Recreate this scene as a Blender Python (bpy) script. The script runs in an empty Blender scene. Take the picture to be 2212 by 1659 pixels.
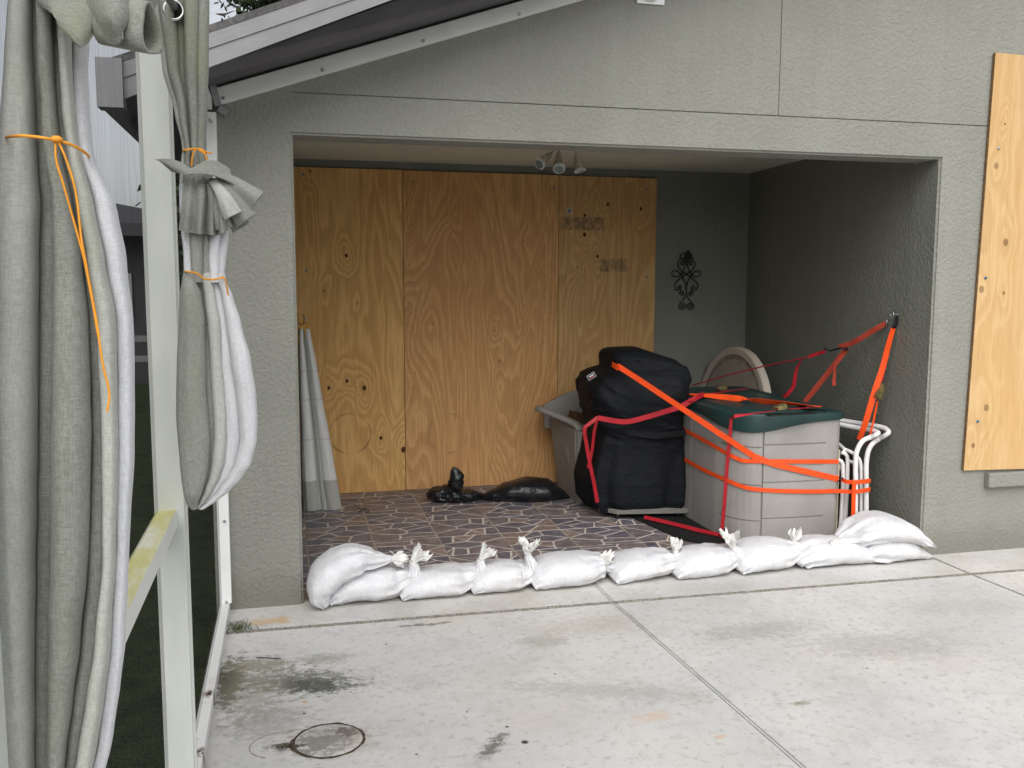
import bpy, bmesh, math, random
import numpy as np
from mathutils import Vector, Matrix, noise as mnoise
from math import radians, sin, cos, pi, tan, exp

random.seed(7); np.random.seed(7)
SC = bpy.context.scene
COL = SC.collection

# ------------------------------------------------------------------ camera
F, YAW, PITCH, ROLL = 1996.5, .2386, .1099, -.0017
CAM = np.array([-.0476, -4.6409, 1.62])
cam_data = bpy.data.cameras.new('camera')
cam = bpy.data.objects.new('camera', cam_data); COL.objects.link(cam)
cam_data.sensor_width = 36.0; cam_data.lens = F/2212*36.0
cam_data.clip_start = .02; cam_data.clip_end = 2000
cam.location = CAM
_f = Vector((sin(YAW)*cos(PITCH), cos(YAW)*cos(PITCH), -sin(PITCH)))
_r = Vector((cos(YAW), -sin(YAW), 0)); _u = _r.cross(_f)
m = Matrix((_r, _u, -_f)).transposed().to_4x4()
cam.matrix_world = Matrix.Translation(Vector(CAM)) @ m @ Matrix.Rotation(-ROLL, 4, "Z")
SC.camera = cam

# ------------------------------------------------------------------ world and sun (bright overcast)
SUN_EL, SUN_AZ = radians(46), radians(192)
w = bpy.data.worlds.new('World'); SC.world = w; w.use_nodes = True
nt = w.node_tree; nt.nodes.clear()
o_ = nt.nodes.new('ShaderNodeOutputWorld'); bg = nt.nodes.new('ShaderNodeBackground')
sky = nt.nodes.new('ShaderNodeTexSky'); sky.sky_type = 'NISHITA'; sky.sun_disc = False
sky.sun_elevation = SUN_EL; sky.sun_rotation = SUN_AZ
sky.air_density = 1.0; sky.dust_density = 3.0; sky.ozone_density = 1.0
hs = nt.nodes.new('ShaderNodeHueSaturation'); hs.inputs['Saturation'].default_value = .24
hs.inputs['Value'].default_value = 1.15
nt.links.new(sky.outputs[0], hs.inputs['Color']); nt.links.new(hs.outputs[0], bg.inputs[0])
bg.inputs[1].default_value = .13
nt.links.new(bg.outputs[0], o_.inputs[0])
sd = bpy.data.lights.new('sun', 'SUN'); sd.energy = 1.25; sd.angle = radians(60); sd.color = (1, .985, .96)
sun = bpy.data.objects.new('sun', sd); COL.objects.link(sun)
_sd = Vector((sin(SUN_AZ)*cos(SUN_EL), cos(SUN_AZ)*cos(SUN_EL), sin(SUN_EL)))
sun.rotation_euler = _sd.to_track_quat('Z', 'Y').to_euler(); sun.location = (0, -6, 8)

vs = SC.view_settings; vs.view_transform = 'Standard'; vs.look = 'None'; vs.gamma = 1; vs.exposure = .42
vs.use_curve_mapping = False
SC.render.engine = 'CYCLES'
try:
    SC.cycles.use_denoising = True; SC.cycles.denoiser = 'OPENIMAGEDENOISE'
except Exception: pass
SC.cycles.max_bounces = 8; SC.cycles.diffuse_bounces = 5; SC.cycles.transparent_max_bounces = 12
SC.cycles.caustics_reflective = False; SC.cycles.caustics_refractive = False

# ------------------------------------------------------------------ sight lines of the photo -> points on real planes
def ray(px, py):
    x = px-1106; y = py-829.5
    c, s = cos(-ROLL), sin(-ROLL); x, y = x*c-y*s, x*s+y*c
    d = np.array([x/F, 1, -y/F])
    c, s = cos(PITCH), sin(PITCH); d = np.array([d[0], d[1]*c+d[2]*s, -d[1]*s+d[2]*c])
    c, s = cos(YAW), sin(YAW); return np.array([d[0]*c+d[1]*s, -d[0]*s+d[1]*c, d[2]])
def P(px, py, ax, v):
    d = ray(px, py); t = (v-CAM[ax])/d[ax]; return CAM+d*t
def PX(px, py, v): return P(px, py, 0, v)
def PY(px, py, v): return P(px, py, 1, v)
def PZ(px, py, v): return P(px, py, 2, v)

# ------------------------------------------------------------------ object helpers
ORG = {}
def tag(o, label=None, cat=None, group=None, kind=None):
    if label: o['label'] = label
    if cat: o['category'] = cat
    if group: o['group'] = group
    if kind: o['kind'] = kind
    return o
def thing(name, label, cat, loc, group=None, kind=None):
    o = bpy.data.objects.new(name, None); COL.objects.link(o); o.empty_display_size = .05
    o.location = loc; ORG[o.name] = Vector(loc)
    return tag(o, label, cat, group, kind)
def mesh(name, V, Fc, mat, parent=None, smooth=False, mi=None, org=None, label=None):
    """V, Fc in world coordinates -> ONE object whose origin sits at its base (or at the parent's)"""
    V = np.asarray(V, float)
    me = bpy.data.meshes.new(name)
    if parent is not None: og = ORG[parent.name]
    else:
        og = Vector(org) if org is not None else Vector(((V[:, 0].min()+V[:, 0].max())/2, (V[:, 1].min()+V[:, 1].max())/2, V[:, 2].min()))
    me.from_pydata([tuple(v) for v in (V-np.array(og))], [], [tuple(int(i) for i in f) for f in Fc])
    mats = mat if isinstance(mat, (list, tuple)) else [mat]
    for m_ in mats: me.materials.append(m_)
    if mi is not None: me.polygons.foreach_set('material_index', mi)
    if smooth: me.polygons.foreach_set('use_smooth', [True]*len(me.polygons))
    me.update()
    bm = bmesh.new(); bm.from_mesh(me); bmesh.ops.recalc_face_normals(bm, faces=bm.faces); bm.to_mesh(me); bm.free()
    o = bpy.data.objects.new(name, me); COL.objects.link(o)
    if parent is not None: o.parent = parent
    else: o.location = og
    ORG[o.name] = og
    if label: o['label'] = label
    return o
def autosmooth(o, ang=40):
    me = o.data
    me.polygons.foreach_set('use_smooth', [True]*len(me.polygons))
    bm = bmesh.new(); bm.from_mesh(me)
    for e in bm.edges:
        if len(e.link_faces) == 2: e.smooth = e.calc_face_angle(0) < radians(ang)
    bm.to_mesh(me); bm.free()
    return o
class G:
    """collects shapes, all in world coordinates"""
    def __init__(s): s.V = []; s.F = []; s.M = []
    def add(s, V, Fc, mi=0):
        n = len(s.V); s.V += [tuple(v) for v in V]; s.F += [tuple(i+n for i in f) for f in Fc]; s.M += [mi]*len(Fc); return s
    def box(s, x0, x1, y0, y1, z0, z1, b=0, mi=0):
        return s.obox(Vector(((x0+x1)/2, (y0+y1)/2, (z0+z1)/2)), (1, 0, 0), (0, 1, 0), (0, 0, 1), abs(x1-x0)/2, abs(y1-y0)/2, abs(z1-z0)/2, b, mi)
    def obox(s, c, ax, ay, az, hx, hy, hz, b=0, mi=0):
        bm = bmesh.new(); bmesh.ops.create_cube(bm, size=2)
        for v in bm.verts: v.co = Vector((v.co.x*hx, v.co.y*hy, v.co.z*hz))
        if b > 0: bmesh.ops.bevel(bm, geom=list(bm.edges), offset=b, segments=2, affect='EDGES', profile=.5)
        ax, ay, az, c = Vector(ax), Vector(ay), Vector(az), Vector(c)
        bm.verts.index_update()
        V = [c+ax*v.co.x+ay*v.co.y+az*v.co.z for v in bm.verts]; Fc = [[v.index for v in f.verts] for f in bm.faces]
        bm.free(); return s.add(V, Fc, mi)
    def bar(s, a, b_, wx, wz, up=(0, 0, 1), bev=0, mi=0):
        a, b_ = Vector(a), Vector(b_); d = (b_-a).normalized(); sx = d.cross(Vector(up)).normalized(); u = sx.cross(d)
        return s.obox((a+b_)/2, sx, d, u, wx/2, (b_-a).length/2, wz/2, bev, mi)
    def rings(s, R, closed=True, cap=True, mi=0):
        n = len(R[0]); V = [p for r in R for p in r]; Fc = []
        for i in range(len(R)-1):
            for j in range(n if closed else n-1):
                k = (j+1) % n; Fc.append((i*n+j, i*n+k, (i+1)*n+k, (i+1)*n+j))
        if cap and closed: Fc.append(tuple(range(n-1, -1, -1))); Fc.append(tuple((len(R)-1)*n+j for j in range(n)))
        return s.add(V, Fc, mi)
    def tube(s, pts, r, n=8, closed=False, mi=0, cap=True):
        pts = [Vector(p) for p in pts]; L = len(pts); R = []
        t0 = (pts[1]-pts[0]).normalized(); up = Vector((0, 0, 1)) if abs(t0.z) < .9 else Vector((1, 0, 0))
        nrm = (up-t0*up.dot(t0)).normalized()
        for i, p in enumerate(pts):
            if closed: t = (pts[(i+1) % L]-pts[i-1])
            else: t = pts[min(i+1, L-1)]-pts[max(i-1, 0)]
            t.normalize(); nrm = (nrm-t*nrm.dot(t)).normalized(); bn = t.cross(nrm)
            rr = r[i] if hasattr(r, '__len__') else r
            R.append([p+(nrm*cos(a)+bn*sin(a))*rr for a in [2*pi*k/n for k in range(n)]])
        if closed: R.append(R[0]); return s.rings(R, True, False, mi)
        return s.rings(R, True, cap, mi)
    def lathe(s, c, prof, n=20, axis=(0, 0, 1), mi=0, cap=True):
        az = Vector(axis).normalized(); ax = az.orthogonal().normalized(); ay = az.cross(ax); c = Vector(c)
        R = [[c+az*h+(ax*cos(2*pi*k/n)+ay*sin(2*pi*k/n))*r for k in range(n)] for r, h in prof]
        return s.rings(R, True, cap, mi)
    def ribbon(s, pts, wd, width, th=.0018, mi=0):
        pts = [Vector(p) for p in pts]; R = []
        for i, p in enumerate(pts):
            t = (pts[min(i+1, len(pts)-1)]-pts[max(i-1, 0)]).normalized()
            w_ = Vector(wd[i] if isinstance(wd, list) else wd); w_ = (w_-t*w_.dot(t)).normalized(); n_ = t.cross(w_)
            h = width/2
            R.append([p+w_*h+n_*th/2, p+w_*h-n_*th/2, p-w_*h-n_*th/2, p-w_*h+n_*th/2])
        return s.rings(R, True, True, mi)
    def make(s, name, mat, parent=None, smooth=None, org=None, label=None):
        o = mesh(name, s.V, s.F, mat, parent, False, s.M if isinstance(mat, (list, tuple)) else None, org, label)
        if smooth: autosmooth(o, smooth)
        return o
def spline(pts, n=8, closed=False):
    P_ = [np.array(p, float) for p in pts]; L = len(P_); out = []
    rng = range(L) if closed else range(L-1)
    for i in rng:
        if closed: a, b, c, d = P_[i-1], P_[i], P_[(i+1) % L], P_[(i+2) % L]
        else:
            b, c = P_[i], P_[i+1]; a = P_[i-1] if i > 0 else 2*b-c; d = P_[i+2] if i+2 < L else 2*c-b
        for k in range(n):
            t = k/n
            out.append(.5*((2*b)+(-a+c)*t+(2*a-5*b+4*c-d)*t*t+(-a+3*b-3*c+d)*t**3))
    if not closed: out.append(P_[-1])
    return out
def lerp(tab, x):
    if x <= tab[0][0]: return np.array(tab[0][1:], float)
    for a, b in zip(tab, tab[1:]):
        if x <= b[0]:
            t = (x-a[0])/(b[0]-a[0]); t = t*t*(3-2*t)*.5+t*.5
            return np.array(a[1:], float)*(1-t)+np.array(b[1:], float)*t
    return np.array(tab[-1][1:], float)
def nz(x, y=0, z=0): return mnoise.noise(Vector((x, y, z)))
def sheet(name, grid, th, mat, parent=None, nu=6, nv=6, wob=0, seed=0, label=None):
    """cloth patch through a grid of control points, with real thickness"""
    rows = [spline(r, nu) for r in grid]; cols = list(zip(*rows)); cols = [spline(c, nv) for c in cols]
    A = np.array(cols)                                              # [u][v][3]
    U, Vn = A.shape[:2]
    du = np.gradient(A, axis=0); dv = np.gradient(A, axis=1); nn = np.cross(du, dv); nn /= (np.linalg.norm(nn, axis=2, keepdims=True)+1e-9)
    if wob:
        for i in range(U):
            for j in range(Vn): A[i, j] += nn[i, j]*wob*nz(A[i, j][0]*14+seed, A[i, j][1]*14, A[i, j][2]*14)
    top = A+nn*th/2; bot = A-nn*th/2
    V = list(top.reshape(-1, 3))+list(bot.reshape(-1, 3)); Fc = []; O = U*Vn
    for i in range(U-1):
        for j in range(Vn-1):
            a = i*Vn+j; q = (a, a+1, a+Vn+1, a+Vn); Fc.append(q); Fc.append(tuple(x+O for x in reversed(q)))
    for i in range(U-1):
        for j in (0, Vn-1): a = i*Vn+j; Fc.append((a, a+Vn, a+Vn+O, a+O))
    for j in range(Vn-1):
        for i in (0, U-1): a = i*Vn+j; Fc.append((a, a+1, a+1+O, a+O))
    o = mesh(name, V, Fc, mat, parent, label=label); return autosmooth(o, 60)

# ------------------------------------------------------------------ material helpers
class NT:
    def __init__(s, name):
        s.m = bpy.data.materials.new(name); s.m.use_nodes = True; s.t = s.m.node_tree; s.t.nodes.clear()
        s.out = s.t.nodes.new('ShaderNodeOutputMaterial')
    def n(s, ty, **k):
        x = s.t.nodes.new(ty)
        for a, b in k.items(): setattr(x, a, b)
        return x
    def put(s, sock, v):
        if isinstance(v, bpy.types.NodeSocket): s.t.links.new(v, sock)
        elif v is not None:
            if hasattr(sock.default_value, '__len__') and hasattr(v, '__len__'):
                v = list(v)+[1]*(len(sock.default_value)-len(v)); sock.default_value = v[:len(sock.default_value)]
            else: sock.default_value = v
    def math(s, op, a, b=None, c=None, clamp=False):
        x = s.n('ShaderNodeMath', operation=op, use_clamp=clamp); s.put(x.inputs[0], a)
        if b is not None: s.put(x.inputs[1], b)
        if c is not None: s.put(x.inputs[2], c)
        return x.outputs[0]
    def vmath(s, op, a, b=None):
        x = s.n('ShaderNodeVectorMath', operation=op); s.put(x.inputs[0], a)
        if b is not None: s.put(x.inputs[1], b)
        return x.outputs['Value'] if op in ('LENGTH', 'DISTANCE', 'DOT_PRODUCT') else x.outputs[0]
    def pos(s): return s.n('ShaderNodeNewGeometry').outputs['Position']
    def obj(s): return s.n('ShaderNodeTexCoord').outputs['Object']
    def map(s, v, sc=(1, 1, 1), loc=(0, 0, 0), rot=(0, 0, 0)):
        x = s.n('ShaderNodeMapping'); s.put(x.inputs[0], v); x.inputs['Location'].default_value = loc
        x.inputs['Rotation'].default_value = rot; x.inputs['Scale'].default_value = sc; return x.outputs[0]
    def noise(s, v, sc=5, det=3, rough=.5, dist=0):
        x = s.n('ShaderNodeTexNoise'); s.put(x.inputs['Vector'], v); x.inputs['Scale'].default_value = sc
        x.inputs['Detail'].default_value = det; x.inputs['Roughness'].default_value = rough; x.inputs['Distortion'].default_value = dist
        return x.outputs[0]
    def voro(s, v, sc=5, feat='F1', rnd=1):
        x = s.n('ShaderNodeTexVoronoi', feature=feat); s.put(x.inputs['Vector'], v); x.inputs['Scale'].default_value = sc
        x.inputs['Randomness'].default_value = rnd; return x.outputs[0]
    def rr(s, v, a, b, c=0, d=1):
        x = s.n('ShaderNodeMapRange'); x.interpolation_type = 'SMOOTHSTEP'; s.put(x.inputs[0], v)
        for i, q in enumerate((a, b, c, d)): x.inputs[i+1].default_value = q
        return x.outputs[0]
    def mix(s, f, a, b, bt='MIX'):
        x = s.n('ShaderNodeMix', data_type='RGBA', blend_type=bt); s.put(x.inputs[0], f); s.put(x.inputs[6], a); s.put(x.inputs[7], b)
        return x.outputs[2]
    def bump(s, h, st=.5, d=.01, nrm=None):
        x = s.n('ShaderNodeBump'); s.put(x.inputs['Height'], h); x.inputs['Strength'].default_value = st; x.inputs['Distance'].default_value = d
        if nrm is not None: s.put(x.inputs['Normal'], nrm)
        return x.outputs[0]
    def bsdf(s, col, rough=.8, nrm=None, spec=.3, metal=0, **k):
        x = s.n('ShaderNodeBsdfPrincipled'); s.put(x.inputs['Base Color'], col); s.put(x.inputs['Roughness'], rough)
        x.inputs['Specular IOR Level'].default_value = spec; x.inputs['Metallic'].default_value = metal
        if nrm is not None: s.put(x.inputs['Normal'], nrm)
        for a, b in k.items(): s.put(x.inputs[a.replace('_', ' ')], b)
        s.t.links.new(x.outputs[0], s.out.inputs[0]); return x
def simple(name, col, rough=.6, spec=.4, metal=0, var=.12, sc=12, bump=0, bsc=60):
    n = NT(name); v = n.pos(); a = n.noise(v, sc, 4, .6)
    c = n.mix(n.rr(a, .3, .7), [x*(1-var) for x in col], [min(1, x*(1+var)) for x in col])
    nr = n.bump(n.noise(v, bsc, 3), .5, bump) if bump else None
    n.bsdf(c, rough, nr, spec, metal); return n.m

def stucco(name, col, depth=.0045, sc=1.0):
    n = NT(name); v = n.pos()
    w1 = n.noise(v, 46*sc, 2, .5, .5)
    w2 = n.noise(v, 95*sc, 3, .6, .3)
    plate = n.rr(w1, .38, .60)
    h = n.math('ADD', n.math('MULTIPLY', plate, .8), n.math('MULTIPLY', w2, .6))
    big = n.noise(v, 1.3, 4, .6); stain = n.noise(n.map(v, (3, 3, .35)), 1.7, 4, .65)
    c = n.mix(n.rr(big, .3, .7), [x*.94 for x in col], [x*1.05 for x in col])
    c = n.mix(n.math('MULTIPLY', n.rr(stain, .5, .75), .3), c, [min(1, x*1.3) for x in col]); drip = n.noise(n.map(v, (7, 7, .5)), 2.4, 5, .7); c = n.mix(n.math('MULTIPLY', n.rr(drip, .52, .78), .35), c, [x*.72 for x in col]); gz = n.n('ShaderNodeSeparateXYZ'); n.put(gz.inputs[0], v); c = n.mix(n.math('MULTIPLY', n.rr(n.math('ADD', gz.outputs[2], n.math('MULTIPLY', n.noise(v, 8, 5, .7), -.25)), .12, -.1), .45), c, (.12, .115, .085))
    c = n.mix(n.math('MULTIPLY', n.rr(w2, .62, .4), .16), c, [x*.7 for x in col])
    n.bsdf(c, .78, n.bump(h, .62, depth), .3); return n.m
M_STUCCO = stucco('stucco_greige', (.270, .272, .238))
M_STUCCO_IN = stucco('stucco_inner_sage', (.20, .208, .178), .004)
M_CEIL = stucco('soffit_paint', (.66, .66, .56), .0015, 1.6)
M_WHITE = simple('white_aluminium', (.84, .85, .83), .35, .5, 0, .04, 6)
M_WHITE_DIRTY = None
M_SCREW = simple('zinc_screw', (.45, .47, .48), .35, .5, .9, .1)
M_BLUE = simple('blue_anchor_screw', (.05, .16, .26), .35, .5, .3)
M_DARK = simple('dark_gap', (.02, .019, .018), .9, .1)
M_BLACKMETAL = simple('black_wrought_iron', (.012, .012, .015), .5, .4, .3)
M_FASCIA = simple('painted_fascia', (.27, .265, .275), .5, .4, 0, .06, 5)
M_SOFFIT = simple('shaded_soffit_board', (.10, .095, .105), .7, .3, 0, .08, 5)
M_ORANGE = NT('orange_webbing')
def webbing(name, col):
    n = NT(name); v = n.pos(); a = n.voro(v, 420); b = n.noise(v, 9, 3)
    c = n.mix(n.rr(b, .35, .75), col, [x*.82 for x in col]); n.bsdf(c, .55, n.bump(a, .4, .0008), .35); return n.m
M_ORANGE = webbing('orange_webbing', (.95, .09, .012))
M_RED = webbing('red_webbing', (.42, .012, .022))
M_RUSTRED = webbing('faded_red_webbing', (.42, .055, .03))
M_BRASS = simple('zinc_yellow_ratchet', (.42, .36, .16), .35, .5, .8, .2, 60)
M_CORD = simple('orange_cord', (.80, .33, .035), .6, .3)
M_CORDY = simple('yellow_cord', (.80, .42, .03), .6, .3)

def fabric(name, col, col2, sc=1, stain=.3, weave=260):
    n = NT(name); v = n.pos()
    big = n.noise(n.map(v, (1, 1, .3)), 6*sc, 4, .6); fine = n.noise(n.map(v, (1, 1, .13)), weave, 2, .6); fine2 = n.noise(n.map(v, (.16, .16, 1.1)), weave, 2, .6)
    wv = n.math('ADD', n.math('MULTIPLY', fine, .5), n.math('MULTIPLY', fine2, .5))
    c = n.mix(n.rr(big, .35, .7), col, col2)
    c = n.mix(n.rr(wv, .38, .62), n.mix(.15, c, (.02, .02, .02)), n.mix(.07, c, (1, 1, 1)))
    mold = n.noise(n.map(v, (1, 1, .4), (3, 1, 2)), 4.5, 5, .7)
    c = n.mix(n.math('MULTIPLY', n.rr(mold, .52, .72), stain), c, (.27, .285, .17))
    n.bsdf(c, .9, n.bump(wv, .5, .0012), .1, Sheen_Weight=.1); return n.m
M_CURT = fabric('grey_green_curtain', (.215, .225, .19), (.30, .31, .27), 1, .5, 620)
M_CURT_M = fabric('mid_tone_curtain', (.43, .44, .395), (.54, .545, .51), 1, .5, 620)  # mid tone between the grey-green cloth and the pale lining
M_CURT_L = fabric('pale_curtain_lining', (.64, .65, .68), (.71, .715, .735), 1, .08, 700)
M_BAG = None
def sandbag_mat():
    n = NT('white_woven_polypropylene'); v = n.obj()
    a = n.noise(n.map(v, (1, 1, 1)), 14, 4, .6); st = n.math('ADD', n.noise(n.map(v, (9, 2, 2)), 16, 3, .6), n.math('MULTIPLY', n.noise(n.map(v, (3, 1, 1)), 9, 4, .7, 1.2), 1.4)); gr = n.noise(v, 5, 4, .7)
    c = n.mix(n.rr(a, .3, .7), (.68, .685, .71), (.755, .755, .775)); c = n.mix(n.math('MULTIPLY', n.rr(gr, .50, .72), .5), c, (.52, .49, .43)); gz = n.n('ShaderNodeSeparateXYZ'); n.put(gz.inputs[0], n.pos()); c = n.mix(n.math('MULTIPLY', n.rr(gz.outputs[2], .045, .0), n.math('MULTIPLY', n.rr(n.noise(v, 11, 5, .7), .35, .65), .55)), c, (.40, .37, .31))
    h = n.math('ADD', n.math('MULTIPLY', st, .6), n.math('MULTIPLY', n.noise(v, 120, 2), .25))
    n.bsdf(c, .45, n.bump(h, .8, .008), .4); return n.m
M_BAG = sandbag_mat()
M_TIE = simple('cream_tie_plastic', (.74, .735, .70), .45, .4, 0, .06, 30, .002, 90)
def plastic_black(name, col, rough, bsc, bd):
    n = NT(name); v = n.pos(); a = n.noise(v, bsc, 4, .6, .6); b = n.noise(v, bsc*.3, 2)
    n.bsdf(n.mix(n.rr(b, .3, .7), col, [x*1.3 for x in col]), rough, n.bump(a, .7, bd), .5 if rough < .5 else .12); return n.m
M_TRASH = plastic_black('black_bin_liner', (.008, .009, .011), .24, 26, .01)
M_COVER = plastic_black('black_cover_cloth', (.008, .009, .011), .6, 14, .016)
M_MAT = simple('black_rubber_mat', (.012, .013, .013), .85, .2)
def resin(name, col, rough=.5):
    n = NT(name); v = n.pos(); g = n.noise(v, 240, 2); b = n.noise(v, 4, 4, .65); s = n.noise(n.map(v, (5, 5, .6)), 5, 4, .6)
    c = n.mix(n.rr(b, .3, .75), [x*.9 for x in col], [x*1.07 for x in col]); c = n.mix(n.math('MULTIPLY', n.rr(s, .58, .8), .25), c, [x*.6 for x in col])
    n.bsdf(c, rough, n.bump(g, .35, .001), .35); return n.m
M_RESIN = resin('taupe_resin', (.335, .318, .30)); M_RESIN_D = resin('weathered_resin', (.27, .26, .235), .6)
M_GREEN = resin('dark_green_resin', (.014, .042, .040), .42)
M_BROWN = simple('brown_cardboard', (.12, .07, .04), .85, .2)
M_HOSE = simple('grey_hose_rubber', (.17, .17, .15), .55, .4)
M_DISC = resin('sandy_resin_top', (.44, .39, .34), .7)
M_SLING = simple('dark_sling_fabric', (.05, .045, .045), .8, .2)
M_LENS = simple('lamp_lens_glass', (.20, .25, .24), .12, .7)
M_LAMP = simple('aged_white_lamp', (.42, .38, .32), .5, .4, 0, .3, 60)
M_GLASSDARK = simple('dark_window', (.03, .035, .04), .1, .8)

# ------------------------------------------------------------------ plywood
def plywood(name, light, dark, seed, knots, ring=13, extra=None, crack=()):
    """veneer figure: contour bands of a stretched noise, pulled round each knot; object coordinates in metres"""
    n = NT(name); v = n.pos(); p = n.vmath('MULTIPLY', v, (1, 0, 1))
    tn = n.n('ShaderNodeTexNoise'); n.put(tn.inputs['Vector'], n.map(p, (1, 1, .5), (seed, 0, 0))); tn.inputs['Scale'].default_value = 7; tn.inputs['Detail'].default_value = 2
    pn = n.vmath('ADD', p, n.vmath('MULTIPLY', n.vmath('SUBTRACT', tn.outputs[1], (.5, .5, .5)), (.11, 0, .16)))
    base = n.noise(n.map(p, (1.5, 1, .26), (seed*3.1, seed, seed*1.7)), 1.5, 2.5, .45, .55)
    fld = n.math('MULTIPLY', base, ring)
    wob = n.noise(n.map(p, (6, 1, 1.2), (seed, 0, 0)), 2.2, 3, .5); fld = n.math('ADD', fld, n.math('MULTIPLY', wob, 1.1))
    kd = None
    for (kx, kz, kr, ks) in knots:
        d = n.vmath('LENGTH', n.vmath('MULTIPLY', n.vmath('SUBTRACT', pn, (kx, 0, kz)), (1, 0, .45)))
        g = n.rr(d, 0, kr*7+.05, 1, 0); g = n.math('MULTIPLY', n.math('MULTIPLY', g, g), 3.2*ks); fld = n.math('ADD', fld, g)
        dd = n.vmath('LENGTH', n.vmath('MULTIPLY', n.vmath('SUBTRACT', n.vmath('ADD', p, n.vmath('MULTIPLY', n.vmath('SUBTRACT', tn.outputs[1], (.5, .5, .5)), (.02, 0, .03))), (kx, 0, kz)), (1, 0, .8)))
        k1 = n.rr(dd, kr*.75, kr*1.15, 1, 0); k1 = n.math('MULTIPLY', k1, ks); kd = k1 if kd is None else n.math('MAXIMUM', kd, k1)
    fr = n.math('FRACT', fld)
    band = n.math('MULTIPLY', n.rr(fr, .0, .62), n.rr(fr, .80, 1.0, 1, 0))
    fine = n.noise(n.map(p, (60, 1, 1.6)), 6, 3, .6); fine2 = n.noise(n.map(p, (14, 1, .7), (seed, 0, 0)), 5, 4, .6)
    blot = n.noise(n.map(p, (1, 1, .5), (0, 0, seed)), 2.1, 4, .6)
    c = n.mix(n.math('MULTIPLY', band, .52), light, dark)
    c = n.mix(n.math('MULTIPLY', n.rr(fine, .45, .7), .22), c, [x*.5 for x in dark])
    c = n.mix(n.math('MULTIPLY', n.rr(fine2, .45, .68), .38), c, [x*.8 for x in dark])
    c = n.mix(n.math('MULTIPLY', n.rr(blot, .4, .7), .25), c, [dark[0]*1.15, dark[1]*.95, dark[2]*.8])
    if kd is not None: c = n.mix(kd, c, (.075, .022, .01))
    if extra: c = extra(n, p, c)
    n.bsdf(c, .7, n.bump(n.math('ADD', fine, band), .25, .0012), .25); return n.m
def ring_stain(cx, cz, R, t, a):
    def f(n, p, c):
        d = n.vmath('LENGTH', n.vmath('SUBTRACT', p, (cx, 0, cz)))
        e = n.math('ABSOLUTE', n.math('SUBTRACT', d, R)); k = n.rr(e, 0, t, 1, 0); br = n.rr(n.noise(p, 7, 3), .38, .6)
        return n.mix(n.math('MULTIPLY', n.math('MULTIPLY', k, br), a), c, (.07, .045, .03))
    return f
def stamp(x0, x1, z0, z1, a):
    def f(n, p, c):
        sp = n.n('ShaderNodeSeparateXYZ'); n.put(sp.inputs[0], p); X, Z = sp.outputs[0], sp.outputs[2]
        mx = n.math('MULTIPLY', n.rr(X, x0, x0+.012), n.rr(X, x1-.05, x1, 1, 0)); mz = n.math('MULTIPLY', n.rr(Z, z0, z0+.01), n.rr(Z, z1-.02, z1, 1, 0))
        s1 = n.math('MULTIPLY', n.rr(n.noise(n.map(p, (60, 1, 5)), 1.4, 4, .7), .25, .62), n.rr(n.noise(p, 22, 4, .7), .3, .62)); k = n.math('MULTIPLY', n.math('MULTIPLY', mx, mz), n.math('MULTIPLY', s1, a))
        return n.mix(k, c, (.11, .09, .075))
    return f
def chain(*fs):
    def f(n, p, c):
        for g in fs: c = g(n, p, c)
        return c
    return f
def K(px, py, r, s=1, Y=2.395):
    q = PY(px, py, Y); return (q[0], q[2], r, s)
rc1 = PY(757, 938, 2.4); rc2 = PY(968, 937, 2.4)
st1a = PY(1208, 497, 2.4); st1b = PY(1312, 472, 2.4); st2a = PY(1294, 588, 2.4); st2b = PY(1362, 556, 2.4)
M_PLY1 = plywood('plywood_yellow_pine', (.78, .49, .19), (.50, .26, .082), 1.3,
    [K(747, 553, .012), K(750, 824, .013), K(787, 839, .016), K(823, 946, .013), K(872, 973, .02), K(711, 840, .012), K(700, 630, .01, .5), K(772, 655, .012, .4), K(668, 370, .01, .7)],
    21, ring_stain(rc1[0], rc1[2], .155, .012, .55))
M_PLY2 = plywood('plywood_reddish_pine', (.70, .41, .175), (.45, .225, .085), 4.2,
    [K(1066, 715, .006, .8), K(990, 480, .01, .3), K(1080, 780, .012, .35), K(935, 700, .01, .3), K(1130, 520, .01, .3)], 33, ring_stain(rc2[0], rc2[2], .155, .010, .3))
M_PLY3 = plywood('plywood_brown_pine', (.63, .40, .175), (.41, .225, .09), 7.7,
    [K(1313, 441, .012), K(1384, 450, .012), K(1262, 465, .012), K(1291, 552, .012), K(1262, 507, .014), K(1246, 576, .008, .6), K(1300, 800, .012, .5)],
    27, chain(stamp(st1a[0], st1b[0], st1a[2], st1b[2]+.02, 1), stamp(st2a[0], st2b[0], st2a[2], st2b[2], 1)))
M_PLY4 = plywood('plywood_fresh_pale_pine', (.64, .44, .22), (.53, .32, .13), 9.4,
    [K(2170, 522, .018, .6, -.02), K(2118, 622, .018, .55, -.02), K(2167, 630, .010, .6, -.02), K(2130, 878, .018, .55, -.02), K(2102, 958, .013, .6, -.02), K(2150, 355, .016, .5, -.02), K(2169, 266, .006, .8, -.02)], 10)

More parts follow.
